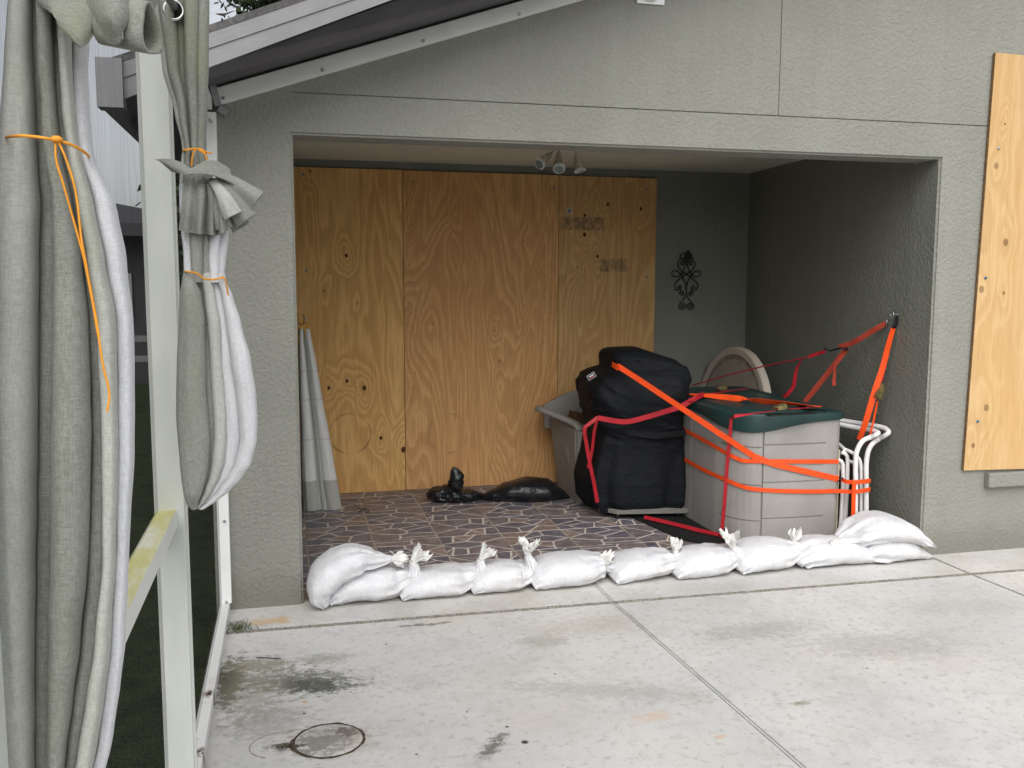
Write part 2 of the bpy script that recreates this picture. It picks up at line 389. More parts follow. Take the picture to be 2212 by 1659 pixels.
# ------------------------------------------------------------------ concrete
def blobmask(n, p, cx, cy, rx, ry, rot=0, sc=9, lo=.35, hi=.6):
    q = n.vmath('MULTIPLY', n.map(n.vmath('SUBTRACT', p, (cx, cy, 0)), (1, 1, 1), (0, 0, 0), (0, 0, rot)), (1/rx, 1/ry, 0))
    k = n.rr(n.vmath('LENGTH', q), .0, 1.25, 1, 0); s = n.noise(n.map(p, (1, 1.25, 1)), sc*1.6, 8, .85)
    m = n.math('ADD', n.math('MULTIPLY', k, 1.25), n.math('MULTIPLY', n.math('SUBTRACT', s, .5), 4.6))
    return n.math('MULTIPLY', n.rr(m, .42, 1.15), n.rr(k, .0, .25))
def concrete(name, strip=False):
    n = NT(name); p = n.vmath('MULTIPLY', n.pos(), (1, 1, 1))
    a = n.noise(p, 1.1, 5, .62); b = n.noise(n.map(p, (1, 1.25, 1), (0, 0, 0), (0, 0, .15)), 5.0, 8, .78); sp = n.noise(p, 85, 3, .6); sp2 = n.noise(p, 26, 5, .75)
    c = n.mix(n.rr(a, .3, .7), (.53, .525, .51), (.64, .63, .605))
    c = n.mix(n.math('MULTIPLY', n.rr(b, .50, .74), .5), c, (.34, .335, .31))
    c = n.mix(n.math('MULTIPLY', n.rr(sp2, .515, .68), .55), c, (.29, .28, .25)); mid = n.noise(p, 2.6, 6, .75); c = n.mix(n.math('MULTIPLY', n.rr(mid, .47, .68), .30), c, (.40, .385, .34)); yl = n.noise(n.map(p, (1, 1, 1), (9, 4, 0)), 1.7, 5, .7); c = n.mix(n.math('MULTIPLY', n.rr(yl, .56, .74), .35), c, (.58, .50, .38))
    c = n.mix(n.math('MULTIPLY', n.rr(sp2, .44, .3), .3), c, (.68, .675, .66))
    c = n.mix(n.math('MULTIPLY', n.rr(sp, .60, .75), .3), c, (.26, .25, .23))
    tint = n.noise(n.map(p, (1, 1, 1), (5, 2, 0)), .9, 3, .5)
    c = n.mix(n.math('MULTIPLY', n.rr(tint, .5, .7), .25), c, (.58, .50, .47)); c = n.mix(n.math('MULTIPLY', n.rr(tint, .5, .3), .2), c, (.50, .51, .56))
    if strip:
        c = n.mix(n.math('MULTIPLY', n.rr(n.noise(p, 3, 4), .4, .7), .4), c, (.42, .40, .34))
        c = n.mix(n.math('MULTIPLY', blobmask(n, p, -.14, -.2, .17, .085, 0, 7, .3, .6), .6), c, (.55, .33, .10))
        c = n.mix(n.math('MULTIPLY', blobmask(n, p, -.31, -.22, .07, .12, 0, 12, .35, .55), .7), c, (.10, .10, .06))
    else:
        for (cx, cy, rx, ry, rot, al, col) in ((-.03, -.93, .42, .20, .25, .85, (.13, .13, .10)), (-.31, -.86, .11, .42, 0, 1.0, (.04, .04, .02)), (.02, -.98, .25, .12, .3, .9, (.09, .09, .075)), (-.2, -.72, .28, .12, .2, .7, (.20, .18, .12)), (-.22, -.95, .22, .5, 0, .55, (.27, .25, .19)), (.06, -1.45, .26, .2, 0, .5, (.26, .225, .18)), (.12, -1.40, .09, .06, .3, .8, (.12, .10, .08)),
                (.07, -.72, .20, .10, 0, .5, (.2, .2, .14)), (.03, -1.47, .17, .15, 0, .65, (.16, .15, .13)), (-.09, -1.46, .10, .045, .2, 1, (.06, .048, .03)), (-.16, -1.25, .25, .25, 0, .5, (.24, .23, .2)),
                (.62, -1.62, .05, .16, .6, .8, (.10, .09, .07)), (.55, -.42, .22, .03, 0, .7, (.10, .10, .06)), (1.3, -.62, .5, .18, 0, .35, (.45, .36, .27)), (1.05, -.75, .2, .12, 0, .4, (.30, .28, .22)),
                (2.5, -1.15, .6, .25, .2, .4, (.30, .295, .27)), (2.05, -.85, .5, .16, 0, .45, (.28, .275, .24)), (1.15, -1.3, .7, .12, .35, .4, (.32, .31, .28)), (1.85, -1.58, .06, .03, 0, .8, (.22, .22, .12)),
                (1.25, -1.55, .14, .06, 0, .55, (.6, .42, .28)), (1.42, -1.75, .05, .025, 0, .6, (.6, .40, .27)), (-.02, -1.12, .03, .02, 0, .8, (.5, .3, .12)), (3.2, -.8, .6, .2, .2, .35, (.36, .34, .32))):
            c = n.mix(n.math('MULTIPLY', blobmask(n, p, cx, cy, rx, ry, rot, 13, .33, .6), al), c, col)
        for (cx, cy, r) in ((.735, -1.625, .016), (.70, -1.50, .008), (.35, -.62, .007), (-.02, -1.22, .008), (.35, -1.62, .006), (.58, -1.35, .006), (1.9, -.9, .005), (2.3, -1.35, .006), (1.0, -1.1, .006)):
            d = n.vmath('DISTANCE', n.vmath('MULTIPLY', p, (1, 1, 0)), (cx, cy, 0)); c = n.mix(n.rr(d, r*.5, r*1.1, .95, 0), c, (.03, .028, .024))
    h = n.math('ADD', n.math('MULTIPLY', sp, .4), sp2)
    n.bsdf(c, .82, n.bump(h, .35, .003), .25); return n.m
M_CONC = concrete('patio_concrete'); M_STRIP = concrete('house_strip_concrete', True)
M_JOINT = simple('dirty_joint', (.075, .068, .055), .95, .1, 0, .4, 40)

# ------------------------------------------------------------------ ground
def grid_plane(name, x0, x1, y0, y1, z, mat): return G().add([(x0, y0, z), (x1, y0, z), (x1, y1, z), (x0, y1, z)], [(0, 1, 2, 3)]).make(name, mat, org=(0, 0, z))
nl = NT('lawn_green'); v_ = nl.pos(); nl.bsdf(nl.mix(nl.rr(nl.noise(v_, 7, 5, .7), .3, .7), (.016, .024, .008), (.04, .055, .016)), .9, nl.bump(nl.noise(v_, 60, 3), 1, .03), .1)
lawn = grid_plane('lawn', -400, 400, -400, 400, -.12, nl.m); tag(lawn, kind='structure')

# patio: a dirty bed with separate slabs on it, joints left open between them
bed = G().box(-.42, 8, -9, .0, -.115, -.012).make('patio', M_JOINT, org=(0, 0, -.1)); tag(bed, kind='structure')
def dy(x): return -.312-(x+.33)*.0137                    # the drain runs slightly askew
def slab(x0, x1, ya, yb, mat, skew=0):
    """ya / yb: far and near edges as functions of x"""
    g = G(); V = [(x0, ya(x0), 0), (x1, ya(x1), 0), (x1+skew, yb(x1), 0), (x0+(skew if x0 > 0 else 0), yb(x0), 0)]
    b = .003; top = [(x0+b, ya(x0)-b, 0), (x1-b, ya(x1)-b, 0), (V[2][0]-b, V[2][1]+b, 0), (V[3][0]+b, V[3][1]+b, 0)]
    low = [(p[0], p[1], -.003) for p in V]; bot = [(p[0], p[1], -.0115) for p in V]
    g.rings([bot, low, top]); o = mesh('concrete_slab', g.V, g.F, mat, bed); return o
far0 = lambda x: .03
for (x0, x1) in ((-.41, 1.524), (1.544, 3.63), (3.65, 7.9)): slab(x0, x1, far0, lambda x: dy(x)+.017, M_STRIP)
slab(1.528, 1.540, far0, lambda x: dy(x)+.017, M_STRIP)
near = lambda x: -6.0
for (x0, x1) in ((-.41, 1.524), (1.544, 3.63), (3.65, 7.9)): slab(x0, x1, lambda x: dy(x)-.017, near, M_CONC, .24)
slab(1.529, 1.539, lambda x: dy(x)-.017, near, M_CONC, .24)
# drain: channel with cross bars between two rails
dr = thing('deck_drain', 'narrow slotted drain strip crossing the patio in front of the sandbags', 'drain', (1.8, -.34, 0))
g = G()
for s in (-1, 1): g.bar((-.40, dy(-.40)+s*.0135, -.003), (7.9, dy(7.9)+s*.0135, -.003), .004, .008)
g.make('rail', simple('drain_plastic', (.30, .28, .24), .8, .2, 0, .3, 30), dr)
g = G(); x = -.39
while x < 5.2:
    if random.random() > .04:
        yy = dy(x); wgt = .0115+random.uniform(-.002, .002)
        g.box(x, x+wgt, yy-.011, yy+.011, -.0085, -.0018-random.random()*.002)
    x += .022
o = g.make('grating_bar', simple('drain_bar_dirty', (.34, .32, .28), .9, .1, 0, .35, 25), dr); o['kind'] = 'stuff'

# round lid in the slab
lid = thing('cover_lid', 'round concrete access lid with a black dirty rim in the patio slab', 'lid', (.06, -1.45, 0))
g = G(); cx, cy = .061, -1.452
g.lathe((cx, cy, 0), [(.118, -.002), (.118, .002), (.114, .0032), (.02, .0032), (.0005, .0032)], 56)
g.make('disc', M_CONC, lid, 30)
g = G(); R = []
for k in range(72):
    a = 2*pi*k/72; w0 = max(.0035, .006+.010*nz(cos(a)*2.5, sin(a)*2.5, 3))+(.012*sin((a-2.7)*pi) if 2.7 < a < 3.7 else 0)+.004*random.random()
    R.append([(cx+cos(a)*r, cy+sin(a)*r, z) for r, z in ((.1185, .0008), (.1185, .0026), (.1185+w0, .0026), (.120+w0, .0008))])
R.append(R[0]); g.rings(R, True, False); g.make('rim', simple('black_dirt', (.075, .058, .042), 1, .05, 0, .6, 60), lid)
lid2 = G(); R = []
for k in range(40):
    a = pi*.32+pi*.98*k/39; w0 = .0008+.0016*random.random()
    R.append([(-.075+cos(a)*r*1.35, -1.445+sin(a)*r, z) for r, z in ((.100, .0005), (.100, .0018), (.100+w0, .0018), (.101+w0, .0005))])
lid2.rings(R, True, True); o = lid2.make('crack', simple('crack_dirt', (.30, .27, .23), 1, .05, 0, .5, 60)); tag(o, 'thin curved crack in the slab left of the round lid', 'crack')

# ------------------------------------------------------------------ house
house = thing('house', 'grey-green stucco house wall with a deep boarded-up alcove', 'house', (1.8, 0, 0))
OW, OH, AB = 3.5875, 2.3194, 2.43
def cell_wall(xs, zs, depth, y0):
    """front face as cells with their own recess; hole where depth is None"""
    g = G(); nx, nzz = len(xs)-1, len(zs)-1
    D = [[depth((xs[i]+xs[i+1])/2, (zs[j]+zs[j+1])/2) for j in range(nzz)] for i in range(nx)]
    def quad(a, b, c, d): g.add([a, b, c, d], [(0, 1, 2, 3)])
    for i in range(nx):
        for j in range(nzz):
            if D[i][j] is None: continue
            d = y0+D[i][j]; quad((xs[i], d, zs[j]), (xs[i+1], d, zs[j]), (xs[i+1], d, zs[j+1]), (xs[i], d, zs[j+1]))
    for i in range(nx+1):
        for j in range(nzz):
            a = D[i-1][j] if i > 0 else .2; b = D[i][j] if i < nx else .2
            a = .2 if a is None else a; b = .2 if b is None else b
            if a != b: quad((xs[i], y0+a, zs[j]), (xs[i], y0+b, zs[j]), (xs[i], y0+b, zs[j+1]), (xs[i], y0+a, zs[j+1]))
    for j in range(nzz+1):
        for i in range(nx):
            a = D[i][j-1] if j > 0 else .2; b = D[i][j] if j < nzz else .2
            a = .2 if a is None else a; b = .2 if b is None else b
            if a != b: quad((xs[i], y0+a, zs[j]), (xs[i+1], y0+a, zs[j]), (xs[i+1], y0+b, zs[j]), (xs[i], y0+b, zs[j]))
    return g
xs = [-.42, 0, 2.5575, 2.5635, OW, 7]; zs = [-.06, OH, 2.512, 2.518, 4.8]
def dep(x, z):
    if 0 < x < OW and z < OH: return None
    if 2.512 < z < 2.518 and x > 0: return .007
    if 2.5575 < x < 2.5635 and z > 2.518: return .007
    return 0
g = cell_wall(xs, zs, dep, 0)
me = bpy.data.meshes.new('front_wall'); me.from_pydata(g.V, [], g.F); bm = bmesh.new(); bm.from_mesh(me)
bmesh.ops.remove_doubles(bm, verts=bm.verts, dist=1e-4)
bmesh.ops.dissolve_limit(bm, angle_limit=.001, verts=bm.verts, edges=bm.edges)
ed = [e for e in bm.edges if all(abs(v.co.y) < 1e-5 and -.001 <= v.co.x <= OW+.001 and v.co.z <= OH+.001 and (abs(v.co.x) < 1e-4 or abs(v.co.x-OW) < 1e-4 or abs(v.co.z-OH) < 1e-4) for v in e.verts)
      and not all(abs(v.co.z+.06) < 1e-4 for v in e.verts)]
bmesh.ops.bevel(bm, geom=ed, offset=.012, segments=3, affect='EDGES')
bmesh.ops.bisect_plane(bm, geom=list(bm.verts)+list(bm.edges)+list(bm.faces), plane_co=(-.38, 0, 2.53), plane_no=(-.319, 0, .948), clear_outer=True)
bmesh.ops.recalc_face_normals(bm, faces=bm.faces)
V = [tuple(v.co) for v in bm.verts]; bm.verts.index_update(); Fc = [[v.index for v in f.verts] for f in bm.faces]; bm.free()
autosmooth(mesh('front_wall', V, Fc, M_STUCCO, house), 50)
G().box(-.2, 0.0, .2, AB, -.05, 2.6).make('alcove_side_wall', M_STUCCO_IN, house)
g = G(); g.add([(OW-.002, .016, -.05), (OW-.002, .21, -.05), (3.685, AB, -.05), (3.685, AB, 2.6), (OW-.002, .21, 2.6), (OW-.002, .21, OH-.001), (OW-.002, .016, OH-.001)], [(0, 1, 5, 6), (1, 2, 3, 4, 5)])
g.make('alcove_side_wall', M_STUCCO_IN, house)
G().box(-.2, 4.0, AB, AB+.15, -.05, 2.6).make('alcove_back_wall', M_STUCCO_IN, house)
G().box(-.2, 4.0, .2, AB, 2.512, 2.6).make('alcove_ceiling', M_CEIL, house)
g = G(); g.box(-.42, -.2, .2, 8, -.05, 2.45); g.make('outer_side_wall', M_STUCCO, house)
sl = PY(2127, 1017, 0); G().box(4.006, 6.2, -.045, -.001, .40, .487, .006).make('window_sill', M_STUCCO, house)
# roof with rake overhang
zin = lambda x: 2.535+(x+.38)*.337
def roofpt(px, py, y): return PY(px, py, y)
A0, A1 = PY(446, 149, -.5), PY(845, 0, -.5)
B0, B1 = PY(447, 108, -.5), PY(760, 0, -.5)
C0, C1 = PY(447, 74, -.5), PY(665, 0, -.5)
def ext(a, b, x): t = (x-a[0])/(b[0]-a[0]); return a+(b-a)*t
XL, XR = -.74, 4.0
g = G()
a0, a1 = ext(A0, A1, XL), ext(A0, A1, XR); b0, b1 = ext(B0, B1, XL), ext(B0, B1, XR); c0, c1 = ext(C0, C1, XL), ext(C0, C1, XR)
def P3(x, y, z): return np.array([x, y, z])
a0[2] = max(a0[2], 2.28)
g.add([P3(XL, 2, a0[2]), P3(XL, -.48, a0[2]), P3(XR, -.48, a1[2]), P3(XR, .0, zin(XR)-.02), P3(XL, .0, zin(XL)-.02)], [(1, 2, 3, 4), (0, 1, 4)])
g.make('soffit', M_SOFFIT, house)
g = G()
g.rings([[a0+P3(0, .0, 0), a0+P3(0, .035, 0), b0+P3(0, .035, 0), b0], [a1, a1+P3(0, .035, 0), b1+P3(0, .035, 0), b1]])
g.make('rake_board', M_FASCIA, house)
g = G(); o2 = P3(0, -.006, 0); g.rings([[b0+o2, b0+P3(0, .035, 0), c0+P3(0, .035, 0), c0+o2], [b1+o2, b1+P3(0, .035, 0), c1+P3(0, .035, 0), c1+o2]])
g.make('drip_edge', simple('drip_edge_paint', (.27, .265, .275), .45, .4, 0, .05), house)
g = G(); c0b = c0+P3(-.03, 9, 0); c1b = c1+P3(0, 9, 0); up = P3(0, 0, .03)
g.rings([[c0+o2*1.4, c0b, c0b+up, c0+up+o2*1.4], [c1+o2*1.4, c1b, c1b+up, c1+up+o2*1.4]])
g.make('roof', simple('shingle_grey', (.12, .115, .115), .9, .2, 0, .3, 40), house)
g = G(); g.box(XL-.02, XL+.02, -.50, 8, a0[2]-.01, c0[2]); g.make('fascia', M_FASCIA, house)
g = G(); g.box(XL-.03, XL+.07, -.535, -.44, a0[2]-.012, c0[2]+.035); g.make('eave_end', M_FASCIA, house)
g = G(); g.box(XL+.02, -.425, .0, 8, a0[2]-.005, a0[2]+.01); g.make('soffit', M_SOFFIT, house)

# tiled alcove floor -------------------------------------------------
fl = G().box(-.0, 3.69, .032, AB, -.05, .004).make('alcove_floor', simple('grout_tan', (.40, .33, .255), .9, .2, 0, .15, 30), org=(1.8, 1.2, 0)); tag(fl, kind='structure')
stones_m = []
for i, c_ in enumerate(((.165, .14, .145), (.115, .108, .132), (.215, .165, .148), (.13, .122, .142), (.18, .148, .142))):
    n = NT('stone_tone'); v = n.pos(); a = n.noise(v, 14, 5, .65); b = n.noise(v, 60, 3)
    n.bsdf(n.mix(n.rr(a, .3, .72), [x*.72 for x in c_], [x*1.45 for x in c_]), .42, n.bump(b, .3, .0015), .45); stones_m.append(n.m)
M_TILEGROUT = simple('stone_joint_tan', (.54, .48, .42), .8, .3, 0, .15, 40)
def tile_mesh(seed):
    rnd = random.Random(seed); T = .398; g = G()
    # body of the tile
    h = T/2; z = .0095
    g.rings([[(-h, -h, .003), (h, -h, .003), (h, h, .003), (-h, h, .003)], [(-h, -h, z-.001), (h, -h, z-.001), (h, h, z-.001), (-h, h, z-.001)], [(-h+.001, -h+.001, z), (h-.001, -h+.001, z), (h-.001, h-.001, z), (-h+.001, h-.001, z)]])
    # crazy-paving pattern: Voronoi cells in a wide-and-low metric
    S = []
    for j in range(3):
        for i in range(2):
            S.append((-h+T*(i+.45+(.5 if j % 2 else 0)+rnd.uniform(-.25, .25))/2.4, -h+T*(j+.5+rnd.uniform(-.2, .2))/3))
    for k in range(4): S.append((rnd.uniform(-h, h), rnd.uniform(-h, h)))
    for i, s in enumerate(S):
        poly = [(-h+.002, -h+.002), (h-.002, -h+.002), (h-.002, h-.002), (-h+.002, h-.002)]
        for k, q in enumerate(S):
            if k == i: continue
            dx, dy_ = q[0]-s[0], q[1]-s[1]; dx *= .62
            mx, my = (q[0]+s[0])/2, (q[1]+s[1])/2; L = math.hypot(dx, dy_)+1e-9; nx, ny = dx/L, dy_/L; off = .0066
            out = []; f = lambda p: (p[0]-mx)*nx+(p[1]-my)*ny+off
            for a, b in zip(poly, poly[1:]+poly[:1]):
                fa, fb = f(a), f(b)
                if fa <= 0: out.append(a)
                if fa*fb < 0: t = fa/(fa-fb); out.append((a[0]+(b[0]-a[0])*t, a[1]+(b[1]-a[1])*t))
            poly = out
            if len(poly) < 3: break
        if len(poly) < 3: continue
        cx = sum(p[0] for p in poly)/len(poly); cy = sum(p[1] for p in poly)/len(poly)
        area = abs(sum(a[0]*b[1]-a[1]*b[0] for a, b in zip(poly, poly[1:]+poly[:1])))/2
        if area < .0004: continue
        # roughen the outline a little
        pp = []
        for a, b in zip(poly, poly[1:]+poly[:1]):
            pp.append(a); L = math.hypot(b[0]-a[0], b[1]-a[1])
            if L > .05: pp.append(((a[0]+b[0])/2+rnd.uniform(-.003, .003), (a[1]+b[1])/2+rnd.uniform(-.003, .003)))
        inn = [(p[0]+(cx-p[0])*.045, p[1]+(cy-p[1])*.045) for p in pp]
        n0 = len(g.V); m_ = 1+rnd.choice((0, 0, 1, 1, 2, 3, 3, 4))
        g.rings([[(p[0], p[1], z-.0005) for p in pp], [(p[0], p[1], z+.0008) for p in pp], [(p[0], p[1], z+.0016) for p in inn]], True, True, m_)
    me = bpy.data.meshes.new('floor_tile'); me.from_pydata(g.V, [], g.F)
    for m_ in [M_TILEGROUT]+stones_m: me.materials.append(m_)
    me.polygons.foreach_set('material_index', g.M); bm = bmesh.new(); bm.from_mesh(me); bmesh.ops.recalc_face_normals(bm, faces=bm.faces); bm.to_mesh(me); bm.free()
    return me
tms = [tile_mesh(s) for s in (3, 8, 11)]
half = {}
for i in range(-1, 9):
    for j in range(0, 6):
        x = .443+.405*(i-.5); y = 1.836-.405*(j-.5)
        if x-.2 < -.02 and i < 0: continue
        if x+.2 > 3.62 or y-.2 < .03 or y+.2 > AB-.01: continue
        o = bpy.data.objects.new('floor_tile', tms[(i*2+j*3) % 3]); COL.objects.link(o); o.parent = fl
        o.location = Vector((x, y, random.uniform(-.0004, .0004)))-ORG[fl.name]
        o.rotation_euler = (0, 0, 0 if (i+j) % 2 else pi)
# cut tiles along the back and right edge
def cut_tile(x0, x1, y0, y1, s):
    bm = bmesh.new(); bm.from_mesh(tms[s]); bmesh.ops.translate(bm, verts=bm.verts, vec=((x0+x1)/2 if x1-x0 > .39 else x0+.199, (y0+y1)/2 if y1-y0 > .39 else y0+.199, 0))
    for co, no in (((x1, 0, 0), (1, 0, 0)), ((0, y1, 0), (0, 1, 0)), ((x0, 0, 0), (-1, 0, 0)), ((0, y0, 0), (0, -1, 0))):
        bmesh.ops.bisect_plane(bm, geom=list(bm.verts)+list(bm.edges)+list(bm.faces), plane_co=co, plane_no=no, clear_outer=True)
    me = bpy.data.meshes.new('floor_tile'); bm.to_mesh(me); bm.free()
    for m_ in [M_TILEGROUT]+stones_m:
        if m_.name not in me.materials: me.materials.append(m_)
    o = bpy.data.objects.new('floor_tile', me); COL.objects.link(o); o.parent = fl; o.location = -ORG[fl.name]
for i in range(0, 8):
    x0 = .443+.405*(i-1)+.0035
    cut_tile(x0, x0+.398, 2.2445, AB-.005, i % 3)
    cut_tile(x0, x0+.398, .040, .2125, (i+1) % 3)
for j in range(0, 5):
    y0 = 1.836-.405*j+.0035
    cut_tile(3.2815, 3.58, y0, y0+.398, j % 3)
    cut_tile(.004, .0345, y0, y0+.398, j % 3)

# ------------------------------------------------------------------ plywood boards
def dome_screw(parent, p, nrm=(0, -1, 0), r=.008, mat=None, name='screw'):
    G().lathe(Vector(p), [(r, 0), (r, .003), (r*.7, .006), (r*.25, .0065)], 10, nrm).make(name, mat or M_BLUE, parent, 30)
def board(x0, x1, z0, z1, mat, label, pxs, Y=2.412, tilt=0):
    t = thing('plywood_sheet', label, 'plywood sheet', ((x0+x1)/2, Y, z0), 'plywood sheets boarding up the house')
    g = G(); g.obox(((x0+x1)/2, Y, (z0+z1)/2), (1, 0, 0), (0, 1, 0), (0, 0, 1), (x1-x0)/2, .008, (z1-z0)/2, .0012); g.make('panel', mat, t)
    for q in pxs: p = PY(q[0], q[1], Y-.008); dome_screw(t, p)
    return t
board(.004, .8165, .012, 2.452, M_PLY1, 'yellowest plywood sheet with dark knots, left of three on the alcove back wall', ((653, 378), (660, 586)))
board(.8205, 2.0375, .014, 2.449, M_PLY2, 'wide reddish plywood sheet, middle one of three on the alcove back wall', ((891, 393), (1196, 405)), 2.410)
b3 = board(2.0415, 2.857, .012, 2.446, M_PLY3, 'brown plywood sheet with smudged stamps and a barcode sticker, beside the iron ornament', ((1395, 408), (1396, 598)))
q = PY(1229, 455, 2.402); g = G(); g.box(q[0]-.018, q[0]+.018, 2.4025, 2.4035, q[2]-.024, q[2]+.024); st = g.make('sticker', simple('white_sticker', (.5, .5, .48), .6, .3), b3)
g = G()
for k in range(7): g.box(q[0]-.012+k*.0035, q[0]-.0105+k*.0035, 2.4015, 2.4025, q[2]-.015, q[2]+.015)
g.make('barcode', M_DARK, st)
# nail marks
def nails(parent, pts):
    for q in pts: p = PY(q[0], q[1], 2.4015); G().lathe(p, [(.004, -.001), (.004, .0012), (.001, .0015)], 8, (0, -1, 0)).make('nail', M_DARK, parent)
sheets = [o for o in bpy.data.objects if o.name.startswith('plywood_sheet')]
nails(sheets[1], [(878, 443), (887, 485), (881, 492), (888, 529), (882, 572), (887, 610), (881, 655), (888, 676), (881, 701), (895, 726), (881, 780), (897, 806), (890, 838), (899, 890), (1187, 451), (1173, 472), (1193, 494), (1175, 527), (1190, 570), (1176, 598), (1190, 640), (1169, 660), (1186, 690), (1172, 740), (1187, 790), (1186, 830)])
# window board outside, slightly tilted clockwise
L0 = PY(2148, 110, -.02); L1 = PY(2082, 1013, -.02)
wb = thing('plywood_sheet', 'pale fresh plywood sheet screwed over the window at the right edge', 'plywood sheet', (4.5, -.012, .5), 'plywood sheets boarding up the house')
c = (Vector(L0)+Vector(L1))/2; az = (Vector(L0)-Vector(L1)).normalized(); ax = Vector((az.z, 0, -az.x)).normalized()
hz_ = (Vector(L0)-Vector(L1)).length/2; cc = c+ax*.61; cc.y = -.013
G().obox(cc, ax, (0, 1, 0), az, .61, .0095, hz_, .0012).make('panel', M_PLY4, wb)
g = G(); ce = c-ax*.0008; ce.y = -.013; g.obox(ce, ax, (0, 1, 0), az, .0018, .0088, hz_-.002); g.make('edge', simple('plywood_edge', (.20, .12, .06), .9, .2, 0, .4, 80), wb)
for q, mm in (((2155, 317), M_SCREW), ((2128, 597), M_BLUE), ((2112, 907), M_BLUE)): dome_screw(wb, PY(q[0], q[1], -.0225), r=.009, mat=mm)

# ------------------------------------------------------------------ screen enclosure
M_ALGAE = NT('aluminium_with_algae'); n = M_ALGAE; v = n.pos(); s1 = n.noise(n.map(v, (3, 1, 3)), 5, 5, .7); gz = n.n('ShaderNodeSeparateXYZ'); n.put(gz.inputs[0], n.n('ShaderNodeNewGeometry').outputs['Normal'])
topf = n.rr(gz.outputs[2], .5, .9); c = n.mix(n.math('MULTIPLY', n.rr(s1, .28, .6), n.math('MULTIPLY', topf, .85)), (.74, .76, .73), (.56, .52, .13)); n.bsdf(c, .45, None, .4); M_ALGAE = n.m
n = NT('aluminium_with_rust_spots'); v = n.pos(); c = n.mix(n.rr(n.noise(v, 8, 4), .55, .8), (.76, .76, .74), (.60, .56, .5))
for (yy, r) in ((-1.07, .055), (-1.53, .05)):
    d = n.vmath('DISTANCE', n.vmath('MULTIPLY', v, (1.2, 1, 0)), (-.365*1.2, yy, 0)); k = n.math('MULTIPLY', n.rr(d, r*.2, r, 1, 0), n.rr(n.noise(v, 45, 5, .7), .42, .52)); c = n.mix(k, c, (.15, .08, .03))
    k = n.math('MULTIPLY', n.rr(d, r*.1, r*.6, 1, 0), n.rr(n.noise(v, 70, 3, .7), .45, .55)); c = n.mix(k, c, (.03, .025, .02))
c = n.mix(n.rr(n.noise(v, 38, 3, .8), .66, .72), c, (.12, .1, .08)); n.bsdf(c, .5, None, .35); M_RAIL = n.m
n = NT('post_paint'); v = n.pos(); c = n.mix(n.rr(n.noise(n.map(v, (4, 4, 1)), 3, 4), .35, .7), (.60, .63, .575), (.68, .70, .66)); c = n.mix(n.rr(n.noise(v, 30, 4, .8), .68, .78), c, (.25, .25, .2)); n.bsdf(c, .38, None, .45); M_POST = n.m
def screenmat(name, op, tone=(.03, .028, .033)):
    n = NT(name); tr = n.n('ShaderNodeBsdfTransparent'); df = n.n('ShaderNodeBsdfDiffuse'); df.inputs[0].default_value = (*tone, 1); mx = n.n('ShaderNodeMixShader')
    v = n.pos(); st = n.noise(n.map(v, (1, 22, .5)), 9, 3, .7); f = n.rr(st, .25, .75, op-.10, op+.10)
    n.put(mx.inputs[0], f); n.t.links.new(tr.outputs[0], mx.inputs[1]); n.t.links.new(df.outputs[0], mx.inputs[2]); n.t.links.new(mx.outputs[0], n.out.inputs[0]); return n.m
M_SCR = screenmat('insect_screen', .5); M_SCR2 = screenmat('roof_screen', .16)
enc = thing('screen_enclosure', 'white aluminium screen enclosure wall along the left of the patio', 'screen enclosure', (-.38, -2, 0))
g = G(); g.box(-.40, -.345, -.05, -.001, .05, 2.40, .002); g.make('wall_channel', M_WHITE, enc)
g = G(); g.box(-.40, -.355, -6.5, -.002, .0005, .05, .002); g.make('bottom_rail', M_RAIL, enc)
g = G(); g.box(-.40, -.325, -2.10, -2.05, .05, 2.46, .003); g.box(-.327, -.319, -2.083, -2.067, .05, 2.46, .001); g.make('post', M_POST, enc)
g = G(); g.box(-.435, -.36, -3.62, -3.56, .05, 2.46, .003); g.make('post', M_POST, enc)
g = G(); g.box(-.395, -.345, -3.56, -2.10, .968, 1.018, .002); g.make('chair_rail', M_ALGAE, enc)
g = G(); g.box(-.41, -.36, -6.5, -.05, 2.41, 2.47, .002); g.make('eave_beam', M_WHITE, enc)
# eave beam's top corner piece and gusset at the wall
q = PY(452, 262, -.05); dome_screw(enc, (q[0]+.0, -.051, q[2]), r=.007, mat=M_SCREW)
for py_, pxx in ((265, 455), (1128, 486), (1303, 491)): q = PY(pxx, py_, -.051); dome_screw(enc, q, r=.007, mat=M_SCREW)
# sloping wall member
m0 = Vector((-.342, -.022, 2.472)); m1 = Vector((1.72, -.022, 2.472+2.062*.3367)); dm = (m1-m0).normalized()
g = G(); g.obox((m0+m1)/2, dm, (0, 1, 0), Vector((-dm.z, 0, dm.x)), (m1-m0).length/2, .021, .036, .002); g.make('sloping_channel', M_WHITE, enc)
for q in ((627*.904+700, 308*.904), (1065*.904+700, 181*.904), (1483*.904+700, 62*.904), (195*.904+700, 433*.904)): dome_screw(enc, PY(q[0]/1.8228, q[1]/1.8228, -.043), r=.009, mat=M_SCREW)
g = G(); g.bar((-.375, -.07, 2.60), (-.335, -.045, 2.43), .012, .035); g.bar((-.335, -.03, 2.42), (-.30, -.02, 2.40), .03, .03); g.make('gusset', simple('grey_gusset', (.22, .23, .23), .5, .5, .5), enc)
g = G(); g.box(1.735, 1.885, -.012, -.001, 3.042, 3.25, .002); g.make('base_plate', M_WHITE, enc)
g = G(); g.bar((1.805, -.012, 3.075), (1.79, -1.8, 4.05), .05, .05, (0, 0, 1), .002); g.make('roof_beam', M_WHITE, enc)
def pane(V, mat, name='screen_panel'): return G().add(V, [(0, 1, 2, 3)]).make(name, mat, enc)
X_ = -.39
